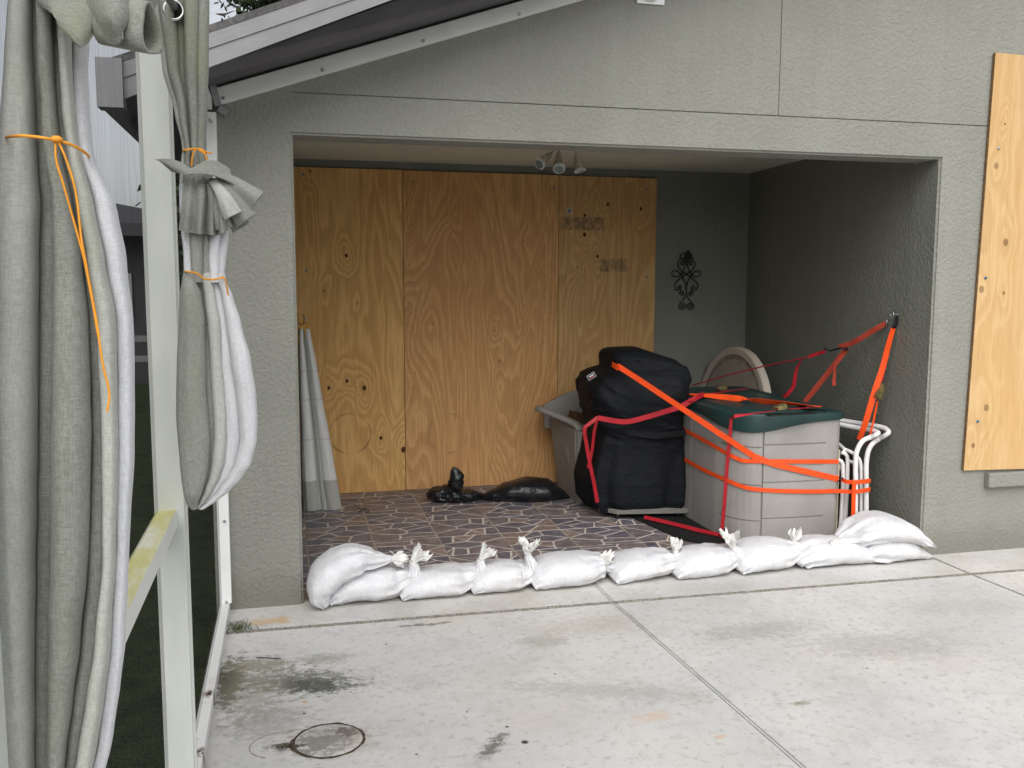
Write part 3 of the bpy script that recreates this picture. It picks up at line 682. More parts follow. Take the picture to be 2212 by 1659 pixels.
pane([(X_, -2.05, .05), (X_, -.05, .05), (X_, -.05, 2.41), (X_, -2.05, 2.41)], M_SCR)
pane([(X_, -3.56, 1.018), (X_, -2.10, 1.018), (X_, -2.10, 2.41), (X_, -3.56, 2.41)], M_SCR)
pane([(X_, -3.56, .05), (X_, -2.10, .05), (X_, -2.10, .968), (X_, -3.56, .968)], M_SCR)
pane([(-.38, -.03, 2.50), (1.72, -.03, 3.20), (1.72, -4.0, 3.20), (-.38, -4.0, 2.50)], M_SCR2)
q = (P(485, 33, 1, -.9)); lf = [(q[0]-.035, q[1]-.01, q[2]-.005), (q[0]-.01, q[1], q[2]-.008), (q[0]+.03, q[1]+.01, q[2]+.016), (q[0]+.0, q[1]+.01, q[2]+.004)]
g = G(); g.rings([lf, [tuple(np.array(p)+[0, .0, .003]) for p in lf]]); o = g.make('fallen_leaf', simple('dead_leaf', (.04, .03, .025), .9)); tag(o, 'dark dead leaf lying on the roof screen against the sky', 'leaf')

# ------------------------------------------------------------------ curtains
def curtain(name, rows, Yc, depth, folds, amp, mat, parent, seed, n=120, rowsn=90, lining=None, ph=0):
    """closed pleated bundle. rows: (pixel y, pixel x left, pixel x right) on the plane Yc"""
    tab = []
    for (py, xl, xr) in rows:
        a, b = PY(xl, py, Yc), PY(xr, py, Yc); tab.append((-py, (a[0]+b[0])/2, (b[0]-a[0])/2, (a[2]+b[2])/2))
    tab.sort(); R = []; y0, y1 = tab[0][0], tab[-1][0]
    rd = random.Random(seed); offs = [rd.uniform(0, 6.28) for _ in range(8)]
    for i in range(rowsn+1):
        s = y0+(y1-y0)*i/rowsn; cx, hw, z = lerp(tab, s); ring = []
        for k in range(n):
            a = 2*pi*k/n
            f = cos(folds*a+offs[0]+.9*nz(z*1.4, seed, a*.0)+1.2*nz(cos(a), sin(a), z*1.3+seed)); f2 = cos((folds*2+1)*a+offs[1]+2*nz(z*2.2, seed+4)); 
            f = math.copysign(abs(f)**.7, f)
            am = amp*(.75+.9*nz(z*1.1+seed, cos(a)*1.2, sin(a)*1.2))
            r = 1-am+am*f+am*.35*f2+.09*nz(cos(a)*3+seed, sin(a)*3, z*4)+.05*nz(cos(a)*9+seed, sin(a)*9, z*2.5+seed)
            ring.append((cx+cos(a)*hw*r*1.02, Yc+sin(a)*min(depth, hw*.9+.02)*r, z))
        R.append(ring)
    g = G(); g.rings(R, True, True)
    mats = [mat, lining or mat]
    if lining:
        for fi in range(len(g.F)-2):
            k = fi % n; a = 2*pi*k/n; g.M[fi] = 1 if cos(a-ph) > .55 else 0
    o = g.make(name, mats, parent, 70); return o
def cord(name, pts, r, mat, parent=None, n=6, closed=False):
    return G().tube(spline(pts, 6, closed), r, n, closed).make(name, mat, parent, 60)

def panel(name, rows, Yc, front, amp, mat, parent, seed, over=4, rowsn=90, n=26, flat=.55, wr=.0035):
    """one hanging fold of cloth: rows = (pixel y, left, right) on plane Yc, bulging towards the viewer; its edges tuck in behind the next fold"""
    tab = sorted((-r[0], float(r[1]-over), float(r[2]+over)) for r in rows); R = []; y0, y1 = tab[0][0], tab[-1][0]
    for i in range(rowsn+1):
        s_ = y0+(y1-y0)*i/rowsn; xl, xr = lerp(tab, s_); py = -s_
        xl += 2.2*nz(py*.012, seed, 1); xr += 2.2*nz(py*.012, seed, 5)
        a, b = PY(xl, py, Yc), PY(xr, py, Yc); wd_ = b[0]-a[0]; am = min(amp*(1+.35*nz(py*.005, seed, 9)), wd_*.8)
        ring = []; z = (a[2]+b[2])/2; lean = .22*nz(py*.004, seed*1.3, 2)
        for k in range(n):
            u = k/(n-1); uu = u+lean*u*(1-u); prof = max(0, 1-abs(2*uu-1)**2.6)**flat
            wv = wr*nz(u*wd_*38+seed, z*2.1+u*.6, seed)+wr*.55*nz(u*wd_*90, z*5+seed, 3)+wr*.8*nz((u*wd_*14+z*7), seed, 6)
            ring.append((a[0]+wd_*u, Yc-front+.012-am*prof-wv*min(1, prof*2), z+.012*(u-.5)*nz(z*3, seed)))
        for k in range(6): u = 1-k/5*.9-.05; ring.append((a[0]+wd_*u, Yc-front+.03, z))
        R.append(ring)
    g = G(); g.rings(R, True, True); return g.make(name, mat, parent, 70)
def panels(table, Yc, fronts, amps, mats, parent, seed, **k):
    for i in range(len(fronts)):
        panel('fold', [(r[0], r[1+i], r[2+i]) for r in table], Yc, fronts[i], amps[i], mats[i], parent, seed+i*3.7, **k)
Y1 = -3.45
c1 = thing('curtain', 'large grey-green curtain bundle at the left edge, tied once with a long orange cord', 'curtain', (-.3, Y1, 1.0), 'curtains tied up along the screen enclosure')
T1 = [(-60, 30, 70, 95, 115, 135, 155, 200), (0, 36, 66, 92, 112, 130, 150, 182), (60, 30, 66, 94, 115, 134, 150, 178), (150, 25, 70, 98, 118, 138, 152, 176), (240, 19, 75, 104, 124, 143, 158, 180), (300, 15, 78, 108, 130, 150, 163, 186), (330, 14, 80, 112, 134, 155, 170, 190),
      (450, 6, 88, 131, 158, 178, 202, 240), (560, 2, 86, 133, 180, 200, 225, 262), (700, -2, 85, 133, 194, 220, 250, 279), (850, -4, 85, 131, 201, 228, 253, 281), (1000, -4, 85, 129, 202, 232, 255, 281), (1200, 0, 82, 128, 197, 234, 250, 270), (1400, 6, 80, 125, 178, 216, 240, 264), (1500, 10, 80, 124, 163, 200, 228, 252), (1600, 16, 80, 123, 150, 183, 214, 238), (1720, 24, 80, 122, 138, 160, 188, 214), (1800, 30, 80, 118, 130, 145, 160, 175)]
panels(T1, Y1, (.034, .004, .040, .010, .032, .002), (.036, .034, .042, .034, .038, .040), (M_CURT_M, M_CURT, M_CURT, M_CURT, M_CURT_M, M_CURT_L), c1, 3)
G().rings([[PY(r[1]+14, r[0], Y1+.0), PY(r[7]-10, r[0], Y1+.0), PY(r[7]-14, r[0], Y1+.06), PY(r[1]+18, r[0], Y1+.06)] for r in T1]).make('inner_layers', M_CURT, c1)
yr = lambda px, py, d=-.055: PY(px, py, Y1+d)
cord('cord', [yr(10, 302, .02), yr(12, 300, -.05), yr(40, 297, -0.115), yr(75, 299, -0.117), yr(118, 306, -0.117), yr(150, 315, -0.115), yr(178, 330, -.09), yr(190, 341, -.02), yr(186, 343, .03)], .0016, M_CORD, c1)
cord('cord', [yr(118, 304, -0.119), yr(120, 350, -0.121), (yr(135, 400, -0.121)), yr(155, 470, -0.121), yr(180, 560, -0.121), yr(200, 660, -0.121), yr(212, 730, -0.119)], .0013, M_CORD, c1)
cord('cord', [yr(122, 304, -0.119), yr(140, 345, -0.121), yr(158, 400, -0.122), yr(167, 450, -0.122), yr(175, 520, -0.122), yr(190, 600, -0.121), yr(207, 690, -0.121), yr(222, 790, -0.119), yr(236, 850, -0.117), yr(232, 892, -0.117)], .0013, M_CORD, c1)
g = G(); q = yr(120, 304, -0.121); g.lathe(q, [(.001, -.006), (.0036, -.003), (.0036, .003), (.001, .006)], 8, (1, 0, 0)); g.make('knot', M_CORD, c1, 60)
# rolled tail of the big curtain sticking out at the top
def yg(px, py, d): return PY(px, py, Y1+d)
sheet('tail', [[yg(55, -60, .02), yg(120, -60, -.02), yg(190, -70, -.04), yg(250, -60, -.02), yg(300, -40, .02)],
               [yg(70, -10, -.03), yg(110, 0, -.06), yg(150, 40, -.075), yg(190, 60, -.07), yg(225, 10, -.03)],
               [yg(90, 20, -.05), yg(115, 40, -.085), yg(140, 75, -.09), yg(172, 105, -.08), yg(205, 75, -.06)]], .003, M_CURT, c1, 6, 6, .006, 3)
sheet('tail', [[yg(185, -60, -.05), yg(230, -70, -.07), yg(280, -60, -.05), yg(330, -40, .0), yg(345, -10, .02)],
               [yg(190, 5, -.06), yg(232, -5, -.09), yg(270, 2, -.08), yg(310, 12, -.03), yg(322, 40, .01)],
               [yg(200, 52, -.05), yg(228, 40, -.10), yg(262, 45, -.10), yg(300, 40, -.05), yg(308, 48, .0)],
               [yg(210, 75, -.04), yg(236, 98, -.08), yg(258, 92, -.095), yg(262, 50, -.09), yg(300, 42, -.05)]], .003, M_CURT, c1, 6, 6, .004, 8)
# open roll end
g = G(); R = []
for i in range(7):
    t = i/6; ring = []
    for k in range(24):
        a = 2*pi*k/24; q0 = yg(250-30*(1-t), 38+10*t, -.05); rr = .024+.003*cos(3*a+1)
        ring.append((q0[0]+.02*t+.35*cos(a)*rr+.02*t, q0[1]-.03*t+cos(a)*rr*.8, q0[2]-.006-.01*t+sin(a)*rr*1.15))
    R.append(ring)
g.rings(R, True, False); rl = g.make('rolled_end', M_CURT, c1, 60)
md = rl.modifiers.new('s', 'SOLIDIFY'); md.thickness = .003

Y2 = -2.35
c2 = thing('curtain', 'smaller curtain tied twice with orange cord, beside the white post', 'curtain', (-.25, Y2, 1.08), 'curtains tied up along the screen enclosure')
T2 = [(-60, 320, 338, 372, 398, 425, 446), (0, 328, 343, 374, 398, 425, 446), (150, 350, 362, 382, 400, 422, 445), (250, 378, 388, 400, 410, 424, 442), (310, 392, 399, 406, 413, 424, 440), (326, 394, 401, 408, 414, 424, 439), (345, 392, 400, 407, 416, 426, 444), (400, 388, 398, 410, 422, 436, 458)]
panels(T2, Y2, (.004, .022, .002, .020, .006), (.022, .026, .022, .026, .024), (M_CURT_M, M_CURT, M_CURT, M_CURT, M_CURT), c2, 31, over=3, rowsn=60)
T2m = [(400, 388, 410, 436, 452, 470, 482), (500, 393, 412, 436, 455, 474, 490), (560, 398, 414, 436, 453, 470, 484), (600, 400, 417, 436, 455, 471, 481), (612, 398, 416, 437, 456, 473, 485)]
panels(T2m, Y2, (.014, .022, .010, .020, .010), (.018, .020, .018, .020, .018), (M_CURT_L, M_CURT, M_CURT, M_CURT_L, M_CURT_L), c2, 51, over=3, rowsn=30)
T2l = [(592, 400, 416, 438, 455, 470, 483), (606, 398, 420, 438, 456, 472, 484), (640, 393, 432, 444, 464, 482, 500), (700, 390, 440, 452, 474, 492, 518), (780, 387, 441, 456, 478, 503, 538), (850, 386, 443, 462, 484, 514, 550), (900, 386, 447, 466, 488, 520, 553), (950, 389, 453, 468, 488, 522, 552), (1000, 394, 450, 464, 484, 512, 540), (1030, 398, 444, 458, 474, 498, 520), (1060, 402, 436, 446, 458, 476, 494), (1082, 407, 428, 436, 444, 456, 468), (1094, 414, 424, 430, 435, 442, 450), (1099, 420, 425, 429, 432, 436, 442)]
panels(T2l, Y2, (.026, -.002, .018, .000, .022), (.032, .024, .028, .030, .036), (M_CURT, M_CURT, M_CURT_M, M_CURT_L, M_CURT_L), c2, 71, over=4, rowsn=80, wr=.0045)
y2 = lambda px, py, d=-.045: PY(px, py, Y2+d)
cord('cord', [y2(394, 326, 0), y2(398, 327), y2(415, 324), y2(432, 325), y2(441, 330, -.03), y2(440, 331, .01)], .0025, M_CORD, c2)
cord('cord', [y2(420, 325), y2(414, 340, -.05), y2(412, 362, -.05)], .002, M_CORD, c2)
cord('cord', [y2(424, 325), y2(440, 334, -.05), y2(446, 350, -.05)], .002, M_CORD, c2)
cord('cord', [y2(430, 325), y2(445, 331, -.05), y2(456, 333, -.05)], .002, M_CORD, c2)
cord('cord', [y2(398, 590, 0), y2(402, 589), y2(425, 593), y2(440, 604), y2(460, 606), y2(478, 602, -.04), y2(484, 600, .0)], .0022, M_CORD, c2)
cord('cord', [y2(478, 602, -.04), y2(486, 606, -.04), y2(490, 625, -.035), y2(493, 645, -.03)], .0018, M_CORD, c2)
# the folded-over tail
sheet('tail', [[y2(333, 347, -.03), y2(360, 346, -.05), y2(385, 352, -.06), y2(412, 366, -.07), y2(440, 350, -.06), y2(466, 350, -.05), y2(495, 366, -.04)],
               [y2(345, 352, -.04), y2(365, 360, -.06), y2(390, 368, -.075), y2(415, 378, -.08), y2(445, 370, -.08), y2(475, 376, -.07), y2(500, 384, -.05)],
               [y2(370, 372, -.05), y2(385, 376, -.07), y2(400, 380, -.08), y2(420, 380, -.09), y2(450, 380, -.09), y2(485, 390, -.08), y2(520, 408, -.06)]], .003, M_CURT, c2, 6, 6, .004, 2)
# skirt-like flap: folds fanned out
flap_top = [(400, 384), (412, 378), (424, 380), (436, 384), (446, 392), (456, 388), (464, 392), (472, 394), (480, 400)]
flap_mid = [(391, 440), (405, 440), (420, 438), (434, 430), (446, 440), (456, 436), (464, 446), (474, 440), (486, 446)]
flap_bot = [(385, 500), (400, 503), (415, 506), (430, 508), (442, 508), (455, 510), (466, 510), (478, 506), (492, 500)]
zz = [0, -.012, .0, -.016, .01, -.02, .005, -.02, 0]
sheet('tail', [[y2(a, b, -.03+z*.5) for (a, b), z in zip(flap_top, zz)], [y2(a, b, -.05+z) for (a, b), z in zip(flap_mid, zz)], [y2(a, b, -.04+z*1.3) for (a, b), z in zip(flap_bot, zz)]], .003, M_CURT, c2, 7, 8, .005, 5)
def cone(a, b, ra, rb, seed, mat):
    """folded cloth funnel, open at its far end"""
    a, b = Vector(a), Vector(b); d = (b-a).normalized(); e1 = d.cross(Vector((0, 1, 0))).normalized(); e2 = Vector((0, -1, 0)); RR = []
    for i in range(14):
        t = i/13; c_ = a.lerp(b, t)+Vector((0, -.012*sin(pi*t), .006*sin(pi*t))); r = ra+(rb-ra)*t**1.2
        RR.append([c_+(e1*cos(q)*(1.15+.18*nz(cos(q)*2+seed, t*2))+e2*sin(q)*(.55+.25*sin(3*q+seed)*t))*r for q in [2*pi*k/28 for k in range(28)]])
    for i in range(13, 6, -1): t = i/13; c_ = sum(RR[i], Vector())/28; RR.append([c_+(p-c_)*.84 for p in RR[i]])
    G().rings(RR, True, True).make('tail_fold', mat, c2, 50)
for (A_, B_, ra, rb, sd, mm) in (((452, 398, -.05), (482, 496, -.045), .008, .018, 1, M_CURT), ((458, 392, -.06), (502, 468, -.07), .008, .019, 2, M_CURT_M), ((462, 388, -.055), (532, 478, -.045), .010, .026, 3, M_CURT), ((468, 384, -.045), (552, 440, -.05), .010, .027, 4, M_CURT), ((455, 400, -.03), (520, 494, -.02), .008, .020, 5, M_CURT)):
    cone(y2(A_[0], A_[1], A_[2]), y2(B_[0], B_[1], B_[2]), ra, rb, sd, mm)
# grommet and rod
q = PY(372, 24, Y2-.03); g = G(); g.tube([Vector(q)+Vector((cos(a)*.0195, .004*cos(a), sin(a)*.0205)) for a in [2*pi*k/28 for k in range(28)]], .0045, 8, True); g.make('grommet', simple('steel_ring', (.55, .55, .53), .2, .6, 1), c2, 60)
g = G(); g.lathe((q[0], q[1]+.006, q[2]), [(.0165, 0), (.0165, .002), (.001, .002)], 24, (0, -1, 0)); g.make('grommet_hole_shade', M_DARK, c2)  # solid dark disc standing for the shade inside the ring
rod = G().tube([PY(374, 18, Y2-.03), PY(365, 4, Y2-.09), PY(352, -30, Y2-.22), PY(300, -200, Y2-.6)], .008, 12).make('curtain_rod', simple('grey_rod', (.14, .15, .16), .4, .5, .4), None, 60)
tag(rod, 'grey curtain rod passing through the steel grommet at the top', 'rod')

n = NT('pale_panel_cloth'); v = n.pos(); gz = n.n('ShaderNodeSeparateXYZ'); n.put(gz.inputs[0], v); a = n.noise(n.map(v, (1, 1, .3)), 9, 5, .7)
c = n.mix(n.rr(a, .3, .7), (.76, .765, .745), (.66, .67, .65)); c = n.mix(n.math('MULTIPLY', n.rr(n.math('ADD', gz.outputs[2], n.math('MULTIPLY', a, .03)), .245, .235), .8), c, (.36, .36, .31))
for zf in (.52, .80, 1.0): c = n.mix(n.rr(n.math('ABSOLUTE', n.math('SUBTRACT', gz.outputs[2], zf)), .0, .008, .45, 0), c, (.35, .35, .33))  # shade of the horizontal fold creases painted as grey lines
n.bsdf(c, .85, n.bump(a, .4, .01), .1); M_PANEL = n.m
# bundle hanging in the alcove
c3 = thing('curtain', 'pale folded curtain hanging from a hook inside the alcove, hem near the floor', 'curtain', (.15, 2.0, .02))
rows3 = [(712, 645, 668), (735, 644, 672), (780, 645, 682), (850, 647, 694), (920, 650, 707), (1000, 652, 722), (1060, 654, 733), (1108, 656, 741)]
for i, (fx, fw, dyy, lin) in enumerate([(.03, .12, .02, 0), (.22, .42, -.03, 1), (.45, .24, .0, 0), (.57, .22, -.02, 0), (.80, .50, -.035, 1)]):
    rr_ = [(py, max(xl-1, xl+(xr-xl)*(fx-fw/2)), min(xr+1, xl+(xr-xl)*(fx+fw/2))) for (py, xl, xr) in rows3]
    curtain('fold', rr_, 1.98+dyy, .05, 2, .06, M_PANEL if lin else M_CURT_M, c3, 201+i*7, 32, 40)
y3 = lambda px, py, d=0: PY(px, py, 1.93+d)
cord('cord', [y3(655, 690, .1), y3(652, 705), y3(648, 720), y3(645, 738)], .003, M_CORDY, c3); cord('cord', [y3(655, 690, .1), y3(657, 710), y3(660, 728), y3(665, 745)], .004, M_CORDY, c3)
cord('cord', [y3(655, 690, .1), y3(665, 703), y3(668, 712)], .003, M_CORDY, c3)
hk = cord('hanging_hook', [PY(642, 697, 2.0), PY(650, 703, 1.98), PY(657, 697, 1.96), PY(658, 688, 1.96), PY(653, 682, 2.0)], .004, M_SCREW); tag(hk, 'bent steel hook holding the pale curtain at the alcove corner', 'hook')
wr = cord('wire', [PZ(765, 1090, .012), PZ(782, 1100, .012), PZ(797, 1102, .016), PZ(796, 1108, .012), PZ(785, 1104, .012), PZ(774, 1108, .012), PZ(790, 1098, .012)], .0022, M_BLACKMETAL); tag(wr, 'thin bent dark wire lying on the tiles near the hanging curtain', 'wire')

# ------------------------------------------------------------------ sandbags
def sandbag(label, spine, W, H, tie=None, seed=0, tuft=1.0, lat=(0, 1, 0), neckr=.022, tuft_dir=(0, 0, 1), clampz=True, corner=.6, floor=.002, base=None):
    pts = spline(spine, 10); L = len(pts); nk = len(W)
    t = thing('sandbag', label, 'sandbag', (float(np.mean([p[0] for p in pts])), float(np.mean([p[1] for p in pts])), 0 if base is None else base), 'white sandbags laid across the alcove opening')
    pts = [Vector(p) for p in pts]; R = []; n = 56; lat = Vector(lat).normalized()
    Wt = [(i/(nk-1), w, h) for i, (w, h) in enumerate(zip(W, H))]
    rd = random.Random(seed); ph = [rd.uniform(0, 6) for _ in range(6)]
    lastc = None
    for i in range(L):
        s = i/(L-1); tg = (pts[min(i+1, L-1)]-pts[max(i-1, 0)]).normalized(); la = (lat-tg*lat.dot(tg)).normalized(); up = la.cross(tg)
        w_, h_ = lerp(Wt, s); ring = []
        for k in range(n):
            a = 2*pi*k/n; ca, sa = cos(a), sin(a); ex = .62 if s < .15 else .78
            x = math.copysign(abs(ca)**ex, ca)*w_; y = math.copysign(abs(sa)**.85, sa)*h_
            # sewn-end corners
            if s < .12: x *= 1+.12*(1-s/.12)
            p = pts[i]+la*x+up*y
            # gathers that run into the neck, sag wrinkles along the bag
            gk = max(0, (s-.38)/.62)**1.5; rad = Vector(la*x+up*y); rl = rad.length+1e-6
            wr_ = gk*.26*cos(9*a+ph[0]+3*nz(s*3, seed))*min(1, rl/.06)+gk*.08*cos(17*a+ph[1]+5*s)
            e0 = max(0, 1-s/.3)**2*.07*cos(11*a+ph[2])
            sg = .035*nz(p.x*9+seed, p.y*9, p.z*9)+.11*nz(p.x*3.5+seed*2, p.y*3.5, p.z*3.5)
            p = p+rad*(wr_*.8+e0+sg*1.5)+up*.006*nz(p.x*22, p.y*7+seed, 0)
            if clampz: p.z = max(p.z, floor+.0015*(1+nz(p.x*30, p.y*30)))
            ring.append(p)
        R.append(ring)
    g = G(); g.rings(R, True, True); o = g.make('sack', M_BAG, t, 80)
    # seam frill at the sewn end
    e = R[0]; c0_ = sum(e, Vector())/n; d0 = (pts[0]-pts[1]).normalized(); lo_, hi_ = e[n//2], e[0]
    if tie is not None:
        c_ = Vector(tie); up = Vector(tuft_dir).normalized(); ax = up.orthogonal().normalized(); ay = up.cross(ax)
        # tuft: crumpled flared mouth of the bag
        g = G(); RR = []; m_ = 44
        for i in range(9):
            s = i/8; ring = []
            for k in range(m_):
                a = 2*pi*k/m_; r = neckr*(.55+tuft*1.15*s**.8*(1+.22*cos(3*a+ph[3])+.26*cos(7*a+ph[4]+3*s)+.6*nz(cos(a)*2.6+seed, sin(a)*2.6, s*3))); hgt = tuft*.052*s*(1+.22*cos(2*a+ph[5])+.6*nz(cos(a)*3, sin(a)*3, seed))
                ring.append(c_+ax*cos(a)*r+ay*sin(a)*r*.75+up*hgt)
            RR.append(ring)
        for i in (7, 6, 5, 4): RR.append([c_+(p-c_)*.82 for p in RR[i]])
        g.rings(RR, True, True); g.make('tied_mouth', M_TIE, t, 75)
        g = G()
        for j in range(2): g.tube([c_+(ax*cos(a)+ay*sin(a)*.85)*(neckr*.72)+up*(.002+.005*j+.002*sin(3*a)) for a in [2*pi*k/16 for k in range(16)]], .0028, 6, True)
        g.tube(spline([c_+ax*neckr*.6, c_+ax*neckr*1.3+up*.012, c_+ax*neckr*1.9-up*.012+ay*.015], 5), .0022, 6); g.make('tie', M_TIE, t, 60)
    return t
def lying(label, x0, x1, yc, h, seed, tie, neck, w=.145, hump=None, **k):
    """bag flat on the slab: x0 sewn end, x1 gathered end that rises to the tie"""
    z = h/2; sp = [(x0, yc, z*.28), (x0+(x1-x0)*.12, yc, z*.72), (x0+(x1-x0)*.32, yc, z*1.0), (x0+(x1-x0)*.6, yc, z*1.02), (x0+(x1-x0)*.82, yc+neck[1]*.3, z*1.05), tuple(np.array(tie)*.35+np.array((x1, yc, z))*.65+np.array((0, 0, .0))), tie]
    W = [w*.80, w*1.02, w*1.05, w*1.04, w*.98, w*.70, w*.42, .016]; H = [z*.34, z*.80, z*1.02, z*1.04, z*1.0, z*.82, z*.45, .016]
    return sandbag(label, sp, W, H, tie, seed, **k)
yB = .03
def T(px, py, y=.02): return tuple(PY(px, py, y))
def bx_(px, py): return PZ(px, py, 0.0)[0]
# bag 2..: (x0 sewn end, x1 gathered end)
lying('second sandbag from the left, propping up the folded leftmost one', .125, .56, .035, .150, 2, T(893, 1212, .0), (0, 0), tuft=1.4, tuft_dir=(.75, 0, .65))
lying('sandbag third from the left, low with a corner knot at the front', .485, .90, .03, .132, 3, T(1040, 1208, .0), (0, 0), tuft=1.3, tuft_dir=(.6, 0, .8))
lying('short fourth sandbag whose tall twisted neck stands upright', .855, 1.20, .03, .130, 4, T(1140, 1196, .0), (0, 0), tuft=1.3, tuft_dir=(.25, 0, 1), neckr=.03)
lying('long flat sandbag crossing in front of the slab joint, fifth from the left', 1.185, 1.64, .03, .150, 5, T(1300, 1222, .0), (0, 0), tuft=1.3, tuft_dir=(.5, -.2, .8))
lying('sixth sandbag from the left with a dented top', 1.635, 2.02, .03, .140, 6, T(1460, 1192, .02), (0, 0), tuft=1.2, tuft_dir=(.1, 0, 1))
lying('sandbag below the red strap end, with a large fluffy white tuft', 1.99, 2.41, .03, .140, 7, T(1583, 1180, .0), (0, 0), tuft=1.5, tuft_dir=(-.1, 0, 1), neckr=.028)
lying('sandbag in front of the grey storage box with a small bow-like tuft', 2.37, 2.79, .03, .150, 8, T(1716, 1170, .02), (0, 0), tuft=1.2, tuft_dir=(.1, 0, 1))
sandbag('low sandbag under the left side of the topmost bag, with a rosette knot', [(3.26, .03, .022), (3.18, .03, .05), (3.05, .03, .072), (2.92, .03, .078), (2.83, .03, .07), (2.765, .03, .04), (2.75, .03, .02)][::1],
        [.10, .14, .15, .15, .15, .14, .12, .10], [.02, .05, .072, .078, .078, .07, .045, .015], None, 9)
rb = [o for o in bpy.data.objects if o.get('label', '').startswith('low sandbag under')][0]
q = Vector(T(1801, 1166, -.07)); g = G(); RR = []
for i in range(7):
    s = i/6; RR.append([q+Vector((cos(a)*(.008+.024*s**.7*(1+.22*cos(5*a+i))), -.022*s-.006*cos(3*a), sin(a)*(.008+.020*s**.7*(1+.2*cos(4*a))))) for a in [2*pi*k/26 for k in range(26)]])
for i in (5, 3, 1): RR.append([q+(p-q)*.8 for p in RR[i]])
g.rings(RR, True, True); g.make('tied_mouth', M_TIE, rb, 75)
sandbag('lower sandbag at the right end against the wall corner, under the topmost bag', [(3.62, .03, .012), (3.54, .03, .035), (3.44, .03, .065), (3.32, .03, .075), (3.20, .03, .06), (3.14, .03, .03)], [.10, .13, .145, .15, .15, .13, .08], [.010, .035, .062, .075, .078, .05, .02], None, 10)
sandbag('topmost sandbag, lying across two others at the right end of the row', [(3.575, -.02, .098), (3.50, -.015, .14), (3.41, -.005, .182), (3.29, .0, .196), (3.17, .0, .178), (3.09, .0, .150), (3.03, .0, .135)], [.13, .15, .165, .17, .165, .13, .075, .04], [.010, .04, .062, .075, .08, .07, .05, .03],
        None, 11, clampz=False, base=.09)
# folded leftmost bag: stands on its sewn end and bends over its neighbour
sandbag('leftmost sandbag, bent upright against the wall and flopping over the next one', [(.105, -.03, .008), (.080, -.025, .07), (.105, -.02, .14), (.185, -.01, .198), (.285, 0, .215), (.36, 0, .205), tuple(PY(848, 1208, -.0))],
        [.085, .13, .145, .145, .14, .12, .08, .05, .014], [.025, .058, .068, .075, .078, .07, .05, .032, .014], tuple(PY(848, 1208, -.0)), 12, tuft=1.2, tuft_dir=(1, 0, -.05), neckr=.02, clampz=True)

# ------------------------------------------------------------------ storage box
BX = [(2.585, 1.755), (2.585, 1.4), (2.585, 1.1), (2.585, .86), (2.588, .76)]
for k in range(1, 9): a = pi+pi/2*k/9; BX.append((2.585+.20+cos(a)*.197, .60+.16+sin(a)*.33))
BX += [(2.80, .420), (2.90, .408), (3.0, .402), (3.1, .402), (3.2, .405), (3.27, .413), (3.298, .430), (3.306, .47), (3.306, .8), (3.306, 1.3), (3.306, 1.74), (3.29, 1.76)]
BXp = [np.array(p) for p in BX]
def plan_resample(poly, n, closed=False):
    q = poly+[poly[0]] if closed else poly
    d = [0]
    for a, b in zip(q, q[1:]): d.append(d[-1]+math.hypot(b[0]-a[0], b[1]-a[1]))
    out = []
    for i in range(n+1):
        t = d[-1]*i/n
        for k in range(len(q)-1):
            if t <= d[k+1]+1e-9: u = (t-d[k])/(d[k+1]-d[k]+1e-12); out.append((q[k][0]+(q[k+1][0]-q[k][0])*u, q[k][1]+(q[k+1][1]-q[k][1])*u)); break
    return out, d[-1]
def offset_plan(poly, o):
    cx, cy = 2.945, 1.08; out = []
    n = len(poly)
    for i in range(n):
        a = np.array(poly[i-1]); b = np.array(poly[(i+1) % n]); t = b-a; t = t/(np.linalg.norm(t)+1e-9); nr = np.array([-t[1], t[0]])
        if np.dot(nr, np.array(poly[i])-np.array((cx, cy))) < 0: nr = -nr
        out.append(tuple(np.array(poly[i])+nr*o))
    return out
def hit_box(px, py, off=.006):
    """where the photo's sight line meets the outline of the storage box"""
    d = ray(px, py); o = CAM; best = None; poly = offset_plan(BX, off)
    for a, b in zip(poly, poly[1:]):
        ex, ey = b[0]-a[0], b[1]-a[1]; den = d[0]*ey-d[1]*ex
        if abs(den) < 1e-9: continue
        t = ((a[0]-o[0])*ey-(a[1]-o[1])*ex)/den; u = ((a[0]-o[0])*d[1]-(a[1]-o[1])*d[0])/den
        if t > 0 and -1e-6 <= u <= 1+1e-6 and (best is None or t < best): best = t
    return None if best is None else o+d*best
box = thing('storage_box', 'tall taupe resin storage box with a dark green lid, wrapped in orange straps', 'storage box', (2.945, 1.08, 0))
plan, PL = plan_resample(BX, 420)
seamX = 2.767
sl_ = [0]
for a, b in zip(plan, plan[1:]): sl_.append(sl_[-1]+math.hypot(b[0]-a[0], b[1]-a[1]))
def s_at_x(x):
    for i, p in enumerate(plan):
        if p[1] < .9 and p[0] >= x: return sl_[i]
s_seam = s_at_x(seamX); s_r = s_at_x(3.185); s_b = None
for i, p in enumerate(plan):
    if p[1] <= 1.06: s_b = sl_[i]; break
zl = sorted(set([.004, .01, .76, .80]+[z+d for z in (.168, .395, .63) for d in (-.005, -.0026, .0026, .005)]+[.1, .25, .32, .47, .55, .7]+[z+d for z in (.150, .612, .375) for d in (-.005, -.0026, .0026, .005)]))
